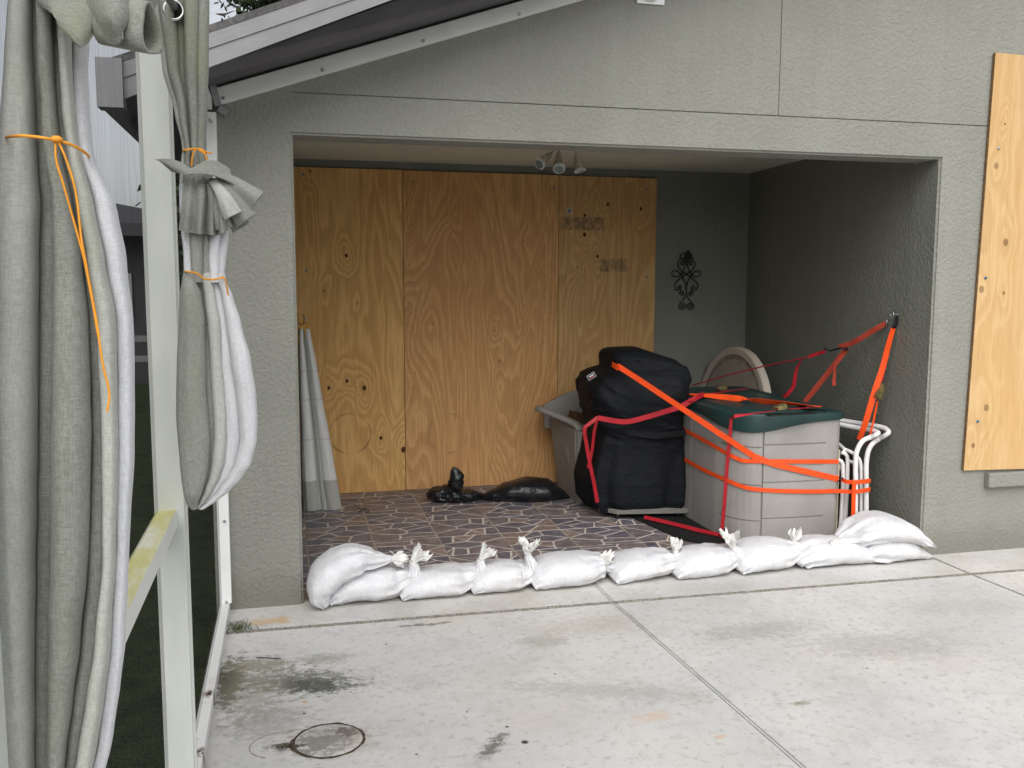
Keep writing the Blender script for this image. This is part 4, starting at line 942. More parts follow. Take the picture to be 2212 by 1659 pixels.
def bdep(s, z):
    d = 0
    def groove(t, w): return max(0, 1-abs(t)/w)
    if abs(s-s_seam) < .0045 and z < .73: d = max(d, .014)
    if abs(s-s_b) < .004: d = max(d, .010)
    if s_seam-.001 < s < s_r:
        for zz in (.630, .395, .168):
            if abs(z-zz) < .0027: d = max(d, .009)
    if s_b < s < s_seam:
        for zz in (.612, .375, .150) if s > s_seam-.30 else ():
            if abs(z-zz) < .0027: d = max(d, .009)
    if z < .02: d = max(d, .004)
    return d
S_ = sorted(set(list(sl_)+[s_seam+q for q in (-.006, -.004, 0, .004, .006)]+[s_b+q for q in (-.004, -.002, .002, .004)]))
def at_s(s):
    k = max(0, min(len(sl_)-2, int(np.searchsorted(sl_, s)-1))); u = (s-sl_[k])/(sl_[k+1]-sl_[k]+1e-12); a, b = plan[k], plan[k+1]
    t = np.array(b)-np.array(a); t = t/(np.linalg.norm(t)+1e-9); return np.array(a)*(1-u)+np.array(b)*u, np.array([-t[1], t[0]])
g = G(); V = []; nzz = len(zl)
ctr = np.array((2.945, 1.08))
for s in S_:
    p, nr = at_s(s)
    if np.dot(nr, p-ctr) < 0: nr = -nr
    for z in zl: q = p-nr*bdep(s, z); V.append((q[0], q[1], z))
Fc = [(i*nzz+j, (i+1)*nzz+j, (i+1)*nzz+j+1, i*nzz+j+1) for i in range(len(S_)-1) for j in range(nzz-1)]
n0 = len(V); V += [(plan[-1][0], plan[-1][1], .004), (plan[-1][0], plan[-1][1], .8), (plan[0][0], plan[0][1], .8), (plan[0][0], plan[0][1], .004)]; Fc.append((n0, n0+1, n0+2, n0+3))
autosmooth(mesh('body', V, Fc, M_RESIN, box), 35)
cl, _ = plan_resample(BX, 160, True); cl = cl[:-1]
def lid_ring(off, zf):
    q = offset_plan(cl, off); return [(p[0], p[1], zf(p[0], p[1])) for p in q]
def zbot(x, y):
    d = math.hypot((x-2.70)/.30, (y-.50)/.32); return .775-.072*exp(-d*d*1.1)+(.02 if y > 1.2 else 0)
ztop = lambda x, y: .822+.012*min(1, max(0, y-.5))
g = G()
g.rings([lid_ring(-.012, lambda x, y: zbot(x, y)+.012), lid_ring(.014, lambda x, y: zbot(x, y)), lid_ring(.020, lambda x, y: zbot(x, y)+.004), lid_ring(.022, lambda x, y: ztop(x, y)-.014), lid_ring(.016, lambda x, y: ztop(x, y)-.003), lid_ring(.006, lambda x, y: ztop(x, y)),
         lid_ring(-.035, lambda x, y: ztop(x, y)+.001), lid_ring(-.042, lambda x, y: ztop(x, y)-.006), lid_ring(-.075, lambda x, y: ztop(x, y)-.006), lid_ring(-.085, lambda x, y: ztop(x, y)+.004), lid_ring(-.14, lambda x, y: ztop(x, y)+.010), lid_ring(-.22, lambda x, y: ztop(x, y)+.012)])
g.make('lid', M_GREEN, box, 35)
q0, q1 = PZ(1672, 899, .835), PZ(1755, 890, .835)
g = G(); g.obox((Vector(q0)+Vector(q1))/2+Vector((0, .02, .001)), (1, .12, 0), (0, 1, 0), (0, 0, 1), .17, .026, .0035, .003); g.make('grip_slot_shade', simple('grip_recess_shade', (.008, .014, .014), .5), box, 40)  # raised dark block; its colour stands for shade in the grip recess
# dark mat the box stands on
q = [PZ(1345, 1120, 0)[:2], PZ(1470, 1118, 0)[:2], (2.62, 1.15), (2.62, .48), PZ(1500, 1172, 0)[:2]]
ring0 = [(2.20, 1.30), (2.72, 1.15), (2.72, .50), (2.44, .47), (2.33, .58)]
g = G(); g.rings([[(p[0], p[1], .0118) for p in ring0], [(p[0], p[1], .020) for p in ring0]]); o = g.make('floor_mat', M_MAT); tag(o, 'black mat on the tiles between the covered grill and the storage box', 'mat')

# ------------------------------------------------------------------ covered grill
gr = thing('covered_grill', 'barbecue grill under a fitted black cover standing on a grey wheeled base', 'grill', (2.33, 1.4, 0))
GT = [(.045, 2.02, 2.585, 1.17, 1.66), (.12, 1.965, 2.61, 1.15, 1.68), (.25, 1.955, 2.625, 1.15, 1.70), (.45, 1.99, 2.62, 1.16, 1.68), (.60, 2.0, 2.60, 1.15, 1.67), (.655, 1.995, 2.585, 1.14, 1.67), (.70, 1.985, 2.585, 1.13, 1.68), (.77, 1.955, 2.60, 1.11, 1.68),
      (.86, 1.94, 2.61, 1.10, 1.68), (.93, 1.945, 2.615, 1.11, 1.68), (.975, 1.97, 2.615, 1.13, 1.68), (1.01, 2.03, 2.61, 1.15, 1.67), (1.035, 2.10, 2.605, 1.17, 1.66), (1.10, 2.095, 2.59, 1.19, 1.65), (1.135, 2.105, 2.56, 1.22, 1.63), (1.16, 2.14, 2.50, 1.26, 1.60), (1.17, 2.22, 2.42, 1.36, 1.54), (1.173, 2.30, 2.34, 1.42, 1.48)]
R = []; n = 140
for i in range(111):
    z = .045+(1.173-.045)*(i/110); x0, x1, y0, y1 = lerp(GT, z); cx, cy = (x0+x1)/2, (y0+y1)/2; hx, hy = (x1-x0)/2, (y1-y0)/2; ring = []
    for k in range(n):
        a = 2*pi*k/n; ca, sa = cos(a), sin(a); ex = .42
        x = math.copysign(abs(ca)**ex, ca)*hx; y = math.copysign(abs(sa)**ex, sa)*hy
        fold = .024*max(0, (.62-z)/.62)**.7*cos(8*a+2*nz(z*2, 3)+1)*1.2
        hi_ = min(1, max(0, (z-.5)/.25)); diag = (.008+.008*hi_)*nz((x+z*hi_)*5, (y-z*.3)*5, 2)+.014*hi_*nz(x*7, z*12+x*9, 5)+.010*nz(x*16+z*14*hi_, y*14, z*(3+15*hi_))
        rdg = 1+(fold+diag)/max(hx, .1)
        x *= rdg; y *= rdg
        # rotate the whole body a little
        r_ = radians(-12) if z < 5 else 0
        X = cx+x*cos(r_*.0)-0*y; Y = cy+y-(x)*.16
        zz_ = z+.006*nz(x*6, y*6, z*3)-(.012*nz(a*3, 1) if i == 0 else 0)-(.05*(x/hx) if z > 1.06 and x > 0 else 0)
        ring.append((X, Y, zz_))
    R.append(ring)
g = G(); g.rings(R, True, True); cov = g.make('cover', M_COVER, gr, 75)
s0 = PY(1363, 936, 1.06); s1 = PY(1478, 918, 1.04)
sheet('cover_strap', [[(s0[0], 1.145, s0[2]+.02), (2.33, 1.105, .615), (2.43, 1.085, .622), (2.55, 1.075, .632)], [(s0[0], 1.145, s0[2]-.02), (2.33, 1.105, .575), (2.43, 1.085, .582), (2.55, 1.075, .592)]], .004, M_COVER, gr, 5, 3)
# emblem patch on the left shoulder
e0 = [PY(1266, 822, 1.17), PY(1277, 803, 1.17), PY(1290, 806, 1.17), PY(1280, 820, 1.17)]
eo = Vector((0, -.03, 0))
g = G(); a_, b_ = Vector(PY(1268, 818, 1.13)), Vector(PY(1287, 806, 1.13)); dxx = (b_-a_).normalized(); uu = Vector((0, -1, 0)).cross(dxx).normalized(); mid = (a_+b_)/2
if uu.z < 0: uu = -uu
g.obox(mid, dxx, (0, 1, 0), uu, .030, .002, .018, .0); em = g.make('emblem', simple('emblem_grey', (.30, .31, .32), .5), gr)
g = G(); g.obox(mid+Vector((0, -.003, 0)), dxx, (0, 1, 0), uu, .025, .0015, .013); em2 = g.make('emblem_field', simple('emblem_black', (.012, .012, .014), .5), em)
g = G(); g.obox(mid+Vector((0, -.0055, 0))-uu*.005, dxx, (0, 1, 0), uu, .015, .001, .004); g.make('emblem_mark', simple('emblem_red', (.4, .02, .02), .5), em)
g = G(); g.obox(mid+Vector((0, -.0055, 0))+uu*.004, dxx, (0, 1, 0), uu, .018, .001, .0035); g.make('emblem_mark', simple('emblem_white', (.6, .6, .6), .5), em)
g = G(); g.rings([[(2.02, 1.30, .05), (2.10, 1.17, .05), (2.58, 1.09, .05), (2.64, 1.60, .05), (2.08, 1.70, .05)], [(2.01, 1.30, .078), (2.10, 1.16, .078), (2.59, 1.08, .078), (2.65, 1.61, .078), (2.07, 1.71, .078)]]); g.make('base', M_RESIN_D, gr, 30)
for (x, y) in ((2.12, 1.21), (2.07, 1.60), (2.54, 1.16), (2.56, 1.55)):
    g = G(); g.lathe((x-.012, y, .034), [(.022, 0), (.025, .004), (.025, .018), (.022, .022)], 16, (1, 0, 0)); g.bar((x, y, .034), (x, y, .056), .02, .02, (0, 1, 0)); g.make('caster', simple('caster_black', (.015, .015, .015), .5), gr, 40)

# ------------------------------------------------------------------ resin bench with things on it
be = thing('resin_bench', 'weathered taupe resin garden bench half hidden behind the covered grill', 'bench', (2.2, 1.95, 0))
pb = PY(1184, 905, 2.12)
g = G(); V8 = [(1.985, 1.705, .012), (1.965, 1.705, .55), (pb[0]+.01, 2.12, .62), (1.995, 2.20, .012)]
g.rings([V8, [(p[0]+.03, p[1], p[2]) for p in V8]]); g.make('side_panel', M_RESIN_D, be, 40)
g = G(); RR = []
for z, w_ in ((.012, .024), (.03, .026), (.30, .026), (.50, .030), (.545, .036)):
    cx = 2.012-.012*z; RR.append([(cx+math.copysign(abs(cos(a))**.6, cos(a))*w_, 1.70+math.copysign(abs(sin(a))**.6, sin(a))*w_*1.2, z) for a in [2*pi*k/20 for k in range(20)]])
g.rings(RR); g.make('leg', M_RESIN_D, be, 45)
ap = [(2.012, 1.69, .545), (1.985, 1.73, .585), (1.93, 1.80, .615), (1.86, 1.88, .645), (1.80, 1.97, .665), (1.785, 2.06, .67)]; asp = spline(ap, 5); RR = []
for i, p in enumerate(asp):
    t = Vector(asp[min(i+1, len(asp)-1)])-Vector(asp[max(i-1, 0)]); t.normalize(); sd_ = t.cross(Vector((0, 0, 1))).normalized(); up = sd_.cross(t); w_ = .036*(1 if 0 < i < len(asp)-1 else .6)
    RR.append([Vector(p)+sd_*math.copysign(abs(cos(a))**.7, cos(a))*w_+up*math.copysign(abs(sin(a))**.7, sin(a))*.021 for a in [2*pi*k/18 for k in range(18)]])
g = G(); g.rings(RR); g.make('armrest', M_RESIN_D, be, 50)
g = G(); RR = []
for i in range(15):
    t = i/14; x = 1.865+.90*t; ztp = .65+.14*sin(pi*min(1, t*.95+.02))**.8; y = 2.17+.05*sin(pi*t)
    RR.append([(x, y-.02, .50), (x, y+.02, .50), (x, y+.045, ztp-.01), (x, y+.035, ztp+.006), (x, y+.01, ztp+.006), (x, y, ztp-.01)])
g.rings(RR); g.make('backrest', M_RESIN_D, be, 40)
g = G(); g.box(2.03, 2.70, 1.72, 2.19, .335, .375, .012); g.make('seat', M_RESIN_D, be, 40)
g = G(); g.box(2.035, 2.69, 1.735, 2.18, .02, .332, .01); g.make('front_panel', M_RESIN_D, be, 40)
g = G()
for k in range(4):
    rr, zc = .155-.012*k, .395+.036*k
    g.tube([(2.235+cos(a)*rr+.008*k, 1.93+sin(a)*rr*.9, zc+.022*cos(a+1.2*k)+.03*k*(cos(a) > 0)*0) for a in [2*pi*j/36 for j in range(36)]], .019, 10, True)
g.tube([(2.12+cos(a)*.13, 1.84+.03*cos(a), .50+sin(a)*.06) for a in [2*pi*j/36 for j in range(36)]], .019, 10, True)
o = g.make('coiled_hose', M_HOSE, None, 60); tag(o, 'coiled grey hose lying on the seat of the resin bench', 'hose')
g = G(); g.obox((2.14, 2.03, .53), Vector((.9, .3, -.25)).normalized(), (0, 1, 0), Vector((.25, 0, .95)).normalized(), .13, .09, .085, .003); o = g.make('cardboard_box', M_BROWN); tag(o, 'brown cardboard box behind the coiled hose on the bench', 'box')

# ------------------------------------------------------------------ round table top leaning at the back
g = G(); ctr_ = Vector((3.30, 1.93, .565)); axn = Vector((-1, -.03, .10)).normalized(); Rr = .56
g.lathe(ctr_, [(.001, 0), (.492, 0), (.500, .010), (.545, .012), (.557, .004), (.56, -.006), (.56, -.042), (.552, -.05), (.001, -.05)], 72, axn)
n = NT('sandy_resin_ring_lit_rim'); v = n.pos(); d = n.vmath('DISTANCE', v, tuple(ctr_)); a = n.noise(v, 9, 5, .7); c = n.mix(n.rr(a, .3, .7), (.30, .265, .23), (.36, .32, .28)); k = n.math('MULTIPLY', n.rr(n.math('ABSOLUTE', n.math('SUBTRACT', d, .475)), .0, .022, 1, 0), n.rr(n.noise(v, 16, 4), .35, .6)); c = n.mix(n.math('MULTIPLY', k, .7), c, (.10, .085, .07)); c = n.mix(n.rr(d, .493, .503), c, (.52, .46, .39)); n.bsdf(c, .7, n.bump(n.noise(v, 90, 3), .3, .002), .3); M_DISC = n.m  # dark ring mark; rim painted paler for the light on its edge
o = g.make('table_top', M_DISC, None, 35)
tag(o, 'round sandy resin table top standing on edge behind the storage box', 'table top')

# ------------------------------------------------------------------ stacked tube chairs
M_TUBE = simple('white_powder_coat', (.80, .80, .79), .3, .5, 0, .03)
def c2_(x, y): return ((2650+.663*x)/1.8228, (1150+.663*y)/1.8228)
def C4(x, y): return ((3200+x*.5727)/1.8228, (1200+y*.5727)/1.8228)
def chair_frame(label, dx, xb, ztop, arm, seedx):
    """white tube frame: leg rises, turns back as an armrest"""
    t = thing('patio_chair', label, 'chair', (xb, .6, 0), 'white tube chairs stacked beside the storage box')
    for k, yy in enumerate((.0,)):
        if arm:
            up_ = [PY(1872, yy_, .37) for yy_ in (1190, 1120, 1040, 1000)]
            ho = [PY(1876, 972, .37), PY(1886, 955, .37), PY(1900, 945, .375), PX(1914, 937, 3.55), PX(1920, 930, 3.565), PX(1908, 921, 3.565), PX(1870, 914, 3.53), PX(1818, 906, 3.47), PX(1795, 902, 3.44)]
        else:
            up_ = [PY(1849, yy_, .36) for yy_ in (1190, 1120, 1040, 990)]
            ho = [PY(1853, 968, .36), PY(1864, 950, .36), PY(1880, 942, .37), PX(1892, 937, 3.49), PX(1897, 932, 3.51), PX(1884, 927, 3.51), PX(1850, 921, 3.47), PX(1818, 915, 3.43), PX(1795, 911, 3.40)]
        pts = up_+ho
        G().tube(spline(pts, 7), .0155, 12).make('armrest_tube', M_TUBE, t, 60)
    pts = [(xb-.03, .46, .05), (xb-.035, .47, .3), (xb-.04, .47, ztop-.20), (xb-.06, .475, ztop-.14), (xb-.10, .50, ztop-.12)]
    G().tube(spline(pts, 6), .011, 10).make('leg', M_TUBE, t, 60)
    G().tube(spline([(xb-.02, 1.2, .012), (xb-.02, 1.18, .4), (xb-.01, 1.12, .62), (xb, 1.1, ztop+.2 if False else ztop)], 6), .0135, 10).make('leg', M_TUBE, t, 60)
    G().box(xb-.012, xb+.0, .50, 1.1, .25, ztop-.1).make('sling', M_SLING, t)
    return t
chair_frame('outer white tube patio chair with its armrest reaching the wall', 0, 3.497, .615, True, 0)
chair_frame('inner white tube patio chair of the stack, next to the storage box', 0, 3.40, .60, False, 0)
for c_, x_ in (('patio_chair.001', 1861),):
    G().tube(spline([PY(x_, 1190, .40), PY(x_, 1120, .40), PY(x_, 1040, .40), PY(x_-1, 1002, .40), PY(x_-8, 984, .40), PY(x_-20, 975, .41), PY(x_-40, 966, .50)], 6), .011, 10).make('leg', M_TUBE, bpy.data.objects[c_], 60)
fr = thing('folding_chair', 'low white tube folding chair squeezed between the storage box and the stacked chairs', 'chair', (3.39, .5, 0))
for i, (xx, zt) in enumerate(((3.375, .555), (3.345, .51))):
    G().tube(spline([(xx-.02, .47, .02), (xx, .455, .06), (xx+.003, .45, .3), (xx, .45, zt-.06), (xx-.012, .452, zt-.015), (xx-.04, .46, zt)], 6), .0125, 10).make('leg', M_TUBE, fr, 60)
G().tube(spline([(3.36, .46, .57), (3.40, .7, .60), (3.38, 1.1, .60)], 6), .012, 10).make('rail', M_TUBE, fr, 60)
G().box(3.318, 3.326, .46, 1.15, .02, .57).make('seat_board', simple('cream_board', (.55, .50, .36), .6), fr)
G().box(3.330, 3.338, .50, 1.12, .1, .55).make('sling', M_SLING, fr)

# ------------------------------------------------------------------ straps
def facing(pts, tw=0, tw1=None):
    """width directions across the path; tw turns the webbing about its own run"""
    out = []; L = len(pts)
    for i, p in enumerate(pts):
        p = Vector(p); t = (Vector(pts[min(i+1, L-1)])-Vector(pts[max(i-1, 0)])).normalized(); v = Vector((.35, 1, -.1)).normalized(); w_ = t.cross(v).normalized(); a = tw+(0 if tw1 is None else (tw1-tw)*i/(L-1))
        out.append(w_*cos(a)+v*sin(a))
    return out
def strap(label, pts, wd, width, mat, name='strap', n=1, grp='ratchet straps tying everything down'):
    o = G().ribbon(pts, facing(pts, *wd[1:]) if wd[0] == 'f' else wd, width).make(name, mat); tag(o, label, 'strap', grp); return o
def onbox(pix, off=.028): return [hit_box(*c2_(*q), off) for q in pix]
up = (0, 0, 1)
dg = [PY(1322, 786, 1.135), PY(1335, 794, 1.06), PY(1360, 806, 1.02)]
pA = spline(dg+[Vector(hit_box(*c2_(480, 970), .012))], 6)[:-1]+spline(onbox([(480, 970), (600, 1015), (800, 1062), (985, 1104)], .012), 5)
dv_ = Vector(PY(1320, 785, 1.2))-Vector(PY(1650, 992, .4))
strap('wide orange strap running diagonally from the covered grill down across the storage box', pA, (0, 0, 1), .036, M_ORANGE)
xs_r = [(3.325, .375), (3.36, .345), (3.42, .342), (3.475, .352)]
def tail_to_chairs(z): return [(x, y, z+(-.004)*k) for k, (x, y) in enumerate(xs_r)]
pU = onbox([(62, 812), (200, 885), (330, 958), (385, 985), (430, 998), (540, 1000), (700, 1000), (850, 1000), (985, 1000)], .010)
strap('upper of the two orange straps around the storage box body, level across its front', spline([p for p in pU if p is not None], 4), up, .026, M_ORANGE)
pL = onbox([(50, 980), (180, 1050), (310, 1108), (400, 1145), (480, 1165), (620, 1175), (760, 1178), (880, 1178), (955, 1175)], .010)
pL = [p for p in pL if p is not None]; zL = pL[-1][2]
strap('lower orange strap wrapped round the storage box and the white chairs', spline(pL+[np.array((x, y-.006, zL+.004*k)) for k, (x, y) in enumerate(xs_r)], 4), up, .026, M_ORANGE)
hA = Vector(pA[-1])
zc = hA.z-.01
strap('short orange strap around the white chair tubes just above the lower strap', spline([hA+Vector((.02, .0, -.004))]+[np.array((x, y-.004, zc+.002*k)) for k, (x, y) in enumerate(xs_r)], 4), up, .026, M_ORANGE)
o = G().tube(spline([hA+Vector((-.01, -.012, -.012)), hA+Vector((.0, -.018, .0)), hA+Vector((.018, -.012, .008)), hA+Vector((.03, -.006, .0))], 5), .005, 8).make('strap_hook', M_BLACKMETAL, None, 60); tag(o, 'black hook joining the diagonal strap to the chairs at the box corner', 'hook')
q0 = PY(*c2_(1078, 1112), .335); q1 = PY(*c2_(1072, 1340), .335)
strap('orange strap hanging vertically in front of the white chair tubes', [q0, (Vector(q0)+Vector(q1))/2, q1], (1, 0, 0), .028, M_ORANGE)
q0 = PY(*c2_(1160, 880), .43); q1 = PY(*c2_(1143, 1290), .43)
strap('reddish strap edge hanging down the far side of the chairs', [q0, (Vector(q0)+Vector(q1))/2, q1], (.3, 1, 0), .024, M_RED)
# red strap over the lid and down the front
zl_ = .848
lidp = [PZ(*c2_(*q), zl_) for q in ((880, 672), (800, 680), (690, 690))]
strap('red strap across the lid to the right of its ratchet buckle', lidp, (.1, 1, 0), .022, M_RED)
f1 = hit_box(*c2_(349, 742), .026); f2 = hit_box(*c2_(343, 800), .026); f3 = hit_box(*c2_(325, 1000), .016); f4 = hit_box(*c2_(308, 1250), .012); f5 = hit_box(*c2_(292, 1435), .010)
lp = [PZ(*c2_(600, 700), zl_), PZ(*c2_(480, 716), zl_), PZ(*c2_(365, 733), .840), f1, f2, f3, f4, f5]
strap('red strap over the front of the green lid and straight down the box corner', lp, [(0, 1, 0)]*3+[(1, -.4, 0)]*5, .022, M_RED)
q0 = PZ(*c2_(590, 690), .85); 
def ratchet(label, c, d, s=1.0, upv=(0, 0, 1)):
    t = thing('ratchet_buckle', label, 'buckle', tuple(c), 'ratchet buckles on the straps'); d = Vector(d).normalized(); c = Vector(c); u = Vector(upv); sd_ = d.cross(u).normalized(); u = sd_.cross(d)
    g = G()
    for k in (-1, 1): g.obox(c+sd_*.014*k*s+u*.008*s, d, sd_, u, .034*s, .0015*s, .010*s, .001); g.lathe(c+sd_*.0145*k*s+d*.02*s+u*.012*s, [(.014*s, -.0012), (.014*s, .0012)], 14, sd_)
    g.lathe(c-sd_*.018*s+d*.02*s+u*.010*s, [(.006*s, 0), (.006*s, .036*s)], 10, sd_); g.make('frame', M_BRASS, t, 40)
    g = G(); g.obox(c+u*.02*s-d*.01*s, (d+u*.25).normalized(), sd_, (u-d*.25).normalized(), .036*s, .013*s, .002*s, .001); g.make('handle', M_BRASS, t, 40)
    g = G(); g.lathe(c-sd_*.012*s-d*.026*s+u*.008*s, [(.009*s, 0), (.009*s, .024*s)], 12, sd_); g.make('spool', M_RED, t, 40)
    return t
ratchet('brassy ratchet buckle lying on the front of the green lid', PZ(*c2_(640, 690), .853), Vector(PZ(*c2_(690, 686), .85))-Vector(PZ(*c2_(590, 696), .85)), 1.15)
ratchet('brassy ratchet buckle at the back of the lid beside the covered grill', PZ(*c2_(290, 575), .86), (1, .3, 0), 1.1)
strap('red strap at the back of the lid, behind the orange one', [PZ(*c2_(440, 570), .862), PZ(*c2_(330, 582), .862), PZ(*c2_(190, 605), .855), PZ(*c2_(100, 645), .84)], (0, 1, .0), .03, M_RED)
ol = [PZ(*c2_(*q), .858) for q in ((95, 602), (200, 610), (330, 622), (440, 634), (560, 646), (720, 660), (878, 674))]
strap('orange strap stretched diagonally over the green lid', spline(ol, 3), [(0, .6+.4*cos(i*.35), .35*sin(i*.35)) for i in range(19)], .042, M_ORANGE)
# red strap around the grill
gp = [PY(1292, 902, 1.105), PY(1325, 908, 1.085), PY(1355, 910, 1.055), PY(1390, 902, 1.035), PY(1430, 890, 1.015), PY(1470, 877, .99), PY(1500, 860, .97), PY(1520, 850, 1.0)]
strap('red strap round the waist of the black grill cover', spline(gp, 4), up, .034, M_RED)
def crop1(x, y): return ((2050+x*.5426)/1.8228, (1250+y*.5426)/1.8228)
gd = [PY(*crop1(565, 720), 1.12), PY(*crop1(500, 770), 1.12), PY(*crop1(465, 810), 1.12), PY(*crop1(480, 920), 1.13), PY(*crop1(505, 1060), 1.14), PY(*crop1(535, 1200), 1.15), PY(*crop1(560, 1340), 1.16)]
strap('red strap looped down the left side of the grill to its base', spline(gd, 5), [(1, -.3, .1)]*31, .024, M_RED)
gd = [PY(*crop1(555, 735), 1.2), PY(*crop1(535, 830), 1.22), PY(*crop1(520, 960), 1.25), PY(*crop1(492, 1090), 1.28)]
strap('darker red strap end hanging behind the looped one at the grill', spline(gd, 5), (1, -.3, 0), .02, M_RED)
fp = [PZ(*crop1(900, 1445), .045), PZ(*crop1(1100, 1490), .04), PZ(*crop1(1300, 1540), .035), PZ(*crop1(1440, 1570), .04), PZ(*crop1(1475, 1590), .05)]
strap('red strap lying low from under the grill to the foot of the storage box', fp, (.3, .3, 1), .024, M_RED)
g = G(); q = Vector(fp[-1])+Vector((0, -.012, .03)); g.tube([q+Vector((cos(a)*.018, -.004, sin(a)*.024)) for a in [2*pi*k/16 for k in range(16)]], .006, 8, True); o = g.make('strap_hook', M_BLACKMETAL, None, 60); tag(o, 'black hook at the foot of the storage box where the red straps meet', 'hook')
# ropes to the wall anchor
anchor = Vector(PX(*c2_(1330, 125), 3.58))
hk = thing('wall_anchor', 'eye bolt in the right alcove wall with a cluster of black strap hooks', 'anchor', tuple(anchor), None)
G().lathe(anchor+Vector((.006, 0, 0)), [(.016, 0), (.016, .005), (.006, .006), (.006, .03)], 14, (-1, 0, 0)).make('bolt', M_SCREW, hk, 40)
G().tube([anchor+Vector((-.035, 0, 0))+Vector((0, cos(a)*.014, sin(a)*.014)) for a in [2*pi*k/16 for k in range(16)]], .004, 8, True).make('eye', M_SCREW, hk, 60)
def hook_path(a, b, r=.006):
    a, b = Vector(a), Vector(b); d = b-a; s = d.cross(Vector((0, 1, 0))).normalized()*.016
    return G().tube(spline([a+s, a+d*.08+s*1.2, a+d*.2-s*.1, a+d*.5, a+d*.8+s*.1, a+d*.95-s*1.1, b-s*.6, b], 5), r, 8)
ah = lambda x, y, Y=.31: Vector(PY(*c2_(x, y), Y))
hook_path(ah(1330, 120), ah(1312, 205)).make('hook', M_BLACKMETAL, hk, 60); hook_path(ah(1345, 135), ah(1322, 195)).make('hook', M_BLACKMETAL, hk, 60); hook_path(ah(1310, 190, .33), ah(1283, 280, .33)).make('hook', M_BLACKMETAL, hk, 60)
q = [ah(1308, 205, .31), ah(1280, 300, .32), ah(1245, 440, .34), ah(1205, 560, .36), ah(1170, 680, .38), ah(1140, 780, .40), ah(1105, 872, .44)]
strap('orange strap pulled taut from the wall anchor down to the chairs', spline(q, 4), ('f', .5, -.9), .036, M_ORANGE)
q = [ah(1283, 285, .33), ah(1262, 400, .34), ah(1243, 520, .35)]
strap('dark red strap between the wall hook and the hanging ratchet', q, (1, .3, 0), .015, M_RED)
ratchet('brassy ratchet buckle hanging in mid air below the wall anchor', ah(1236, 590, .35), ah(1215, 660, .35)-ah(1248, 530, .35), 1.25, (-1, -.2, 0))
q = [ah(1215, 640, .36), ah(1195, 740, .37), ah(1170, 850, .39)]
strap('narrow orange strap below the hanging ratchet buckle', q, (1, .2, 0), .016, M_ORANGE)
far = lambda x, y, Y: Vector(PY(*c2_(x, y), Y))
ringq = far(1278, 172, .40); G().tube([ringq+Vector((cos(a)*.02, .01*cos(a), sin(a)*.018)) for a in [2*pi*k/18 for k in range(18)]], .004, 8, True).make('ring', M_SCREW, hk, 60)
q = [far(1262, 178, .42), far(1215, 205, .46), far(1160, 238, .52), far(1100, 275, .58), far(1050, 300, .64), far(985, 318, .70)]
strap('faded red strap from the wall anchor towards the back, with a black buckle', spline(q, 4), ('f', -.6, .6), .034, M_RUSTRED)
o = hook_path(far(905, 345, .8), far(1030, 322, .66), .006).make('strap_hook', M_BLACKMETAL, None, 60); tag(o, 'black double hook midway along the faded red strap', 'hook')
q = [far(905, 345, .8), far(860, 360, .86), far(805, 378, .92)]
strap('short crimson strap left of the black double hook', q, (0, 0, 1), .022, M_RED)
q = [far(800, 380, .92), far(520, 440, 1.3), far(300, 495, 1.6), far(110, 552, 1.9)]
o = G().tube(q, .0045, 8).make('rope', M_RED, None, 60); tag(o, 'thin dark red line stretched in front of the round table top', 'rope')
q = [far(765, 390, .95), far(735, 450, .98), far(722, 520, 1.0), far(712, 560, 1.02), far(680, 600, 1.05), far(640, 635, 1.1)]
strap('twisted crimson strap tail dangling down to the lid', spline(q, 4), ('f', 1.2, -1.2), .026, M_RED)
q = [far(1035, 325, .68), far(985, 390, .72), far(900, 500, .80), far(780, 650, .90)]
strap('dark faded strap running from the double hook down behind the box', spline(q, 4), ('f', -.8, .3), .034, M_RUSTRED)
q = [far(1010, 335, .68), far(965, 400, .7), far(960, 470, .7), far(955, 530, .7), far(960, 548, .7)]
strap('short loose orange-red strap end hanging from the double hook', spline(q, 4), ('f', 1.2, .2), .026, M_RUSTRED)

# ------------------------------------------------------------------ rubbish bags
def blob_bag(name, label, path, rad, seed, parent=None, n=44, lump=.22):
    pts = spline(path, 8); L = len(pts); tab = [(i/(len(rad)-1), a, b) for i, (a, b) in enumerate(rad)]; R = []
    for i, p in enumerate(pts):
        s = i/(L-1); ry, rz = lerp(tab, s); p = Vector(p); t = (Vector(pts[min(i+1, L-1)])-Vector(pts[max(i-1, 0)])).normalized(); sd_ = t.cross(Vector((0, 0, 1)));
        sd_ = sd_.normalized() if sd_.length > .1 else Vector((0, 1, 0)); u = sd_.cross(t); ring = []
        for k in range(n):
            a = 2*pi*k/n; d = sd_*cos(a)*ry+u*sin(a)*rz; q = p+d
            w_ = lump*nz(q.x*9+seed, q.y*9, q.z*9)+lump*.6*abs(nz(q.x*22+seed, q.y*22, q.z*22))+.10*cos(13*a+4*nz(s*4, seed))*(1-min(1, min(ry, rz)/.09))
            q = p+d*(1+w_); q.z = max(q.z, .0135); ring.append(q)
        R.append(ring)
    g = G(); g.rings(R); return g
q0 = PZ(975, 1085, .012)
g = blob_bag('b', '', [(.92, 1.98, .055), (.97, 1.98, .06), (1.05, 1.96, .065), (1.14, 1.95, .06), (1.24, 1.95, .05), (1.33, 1.96, .035), (1.40, 1.96, .035)], [(.02, .02), (.07, .05), (.085, .06), (.085, .055), (.06, .04), (.035, .025), (.02, .015)], 3, lump=.5)
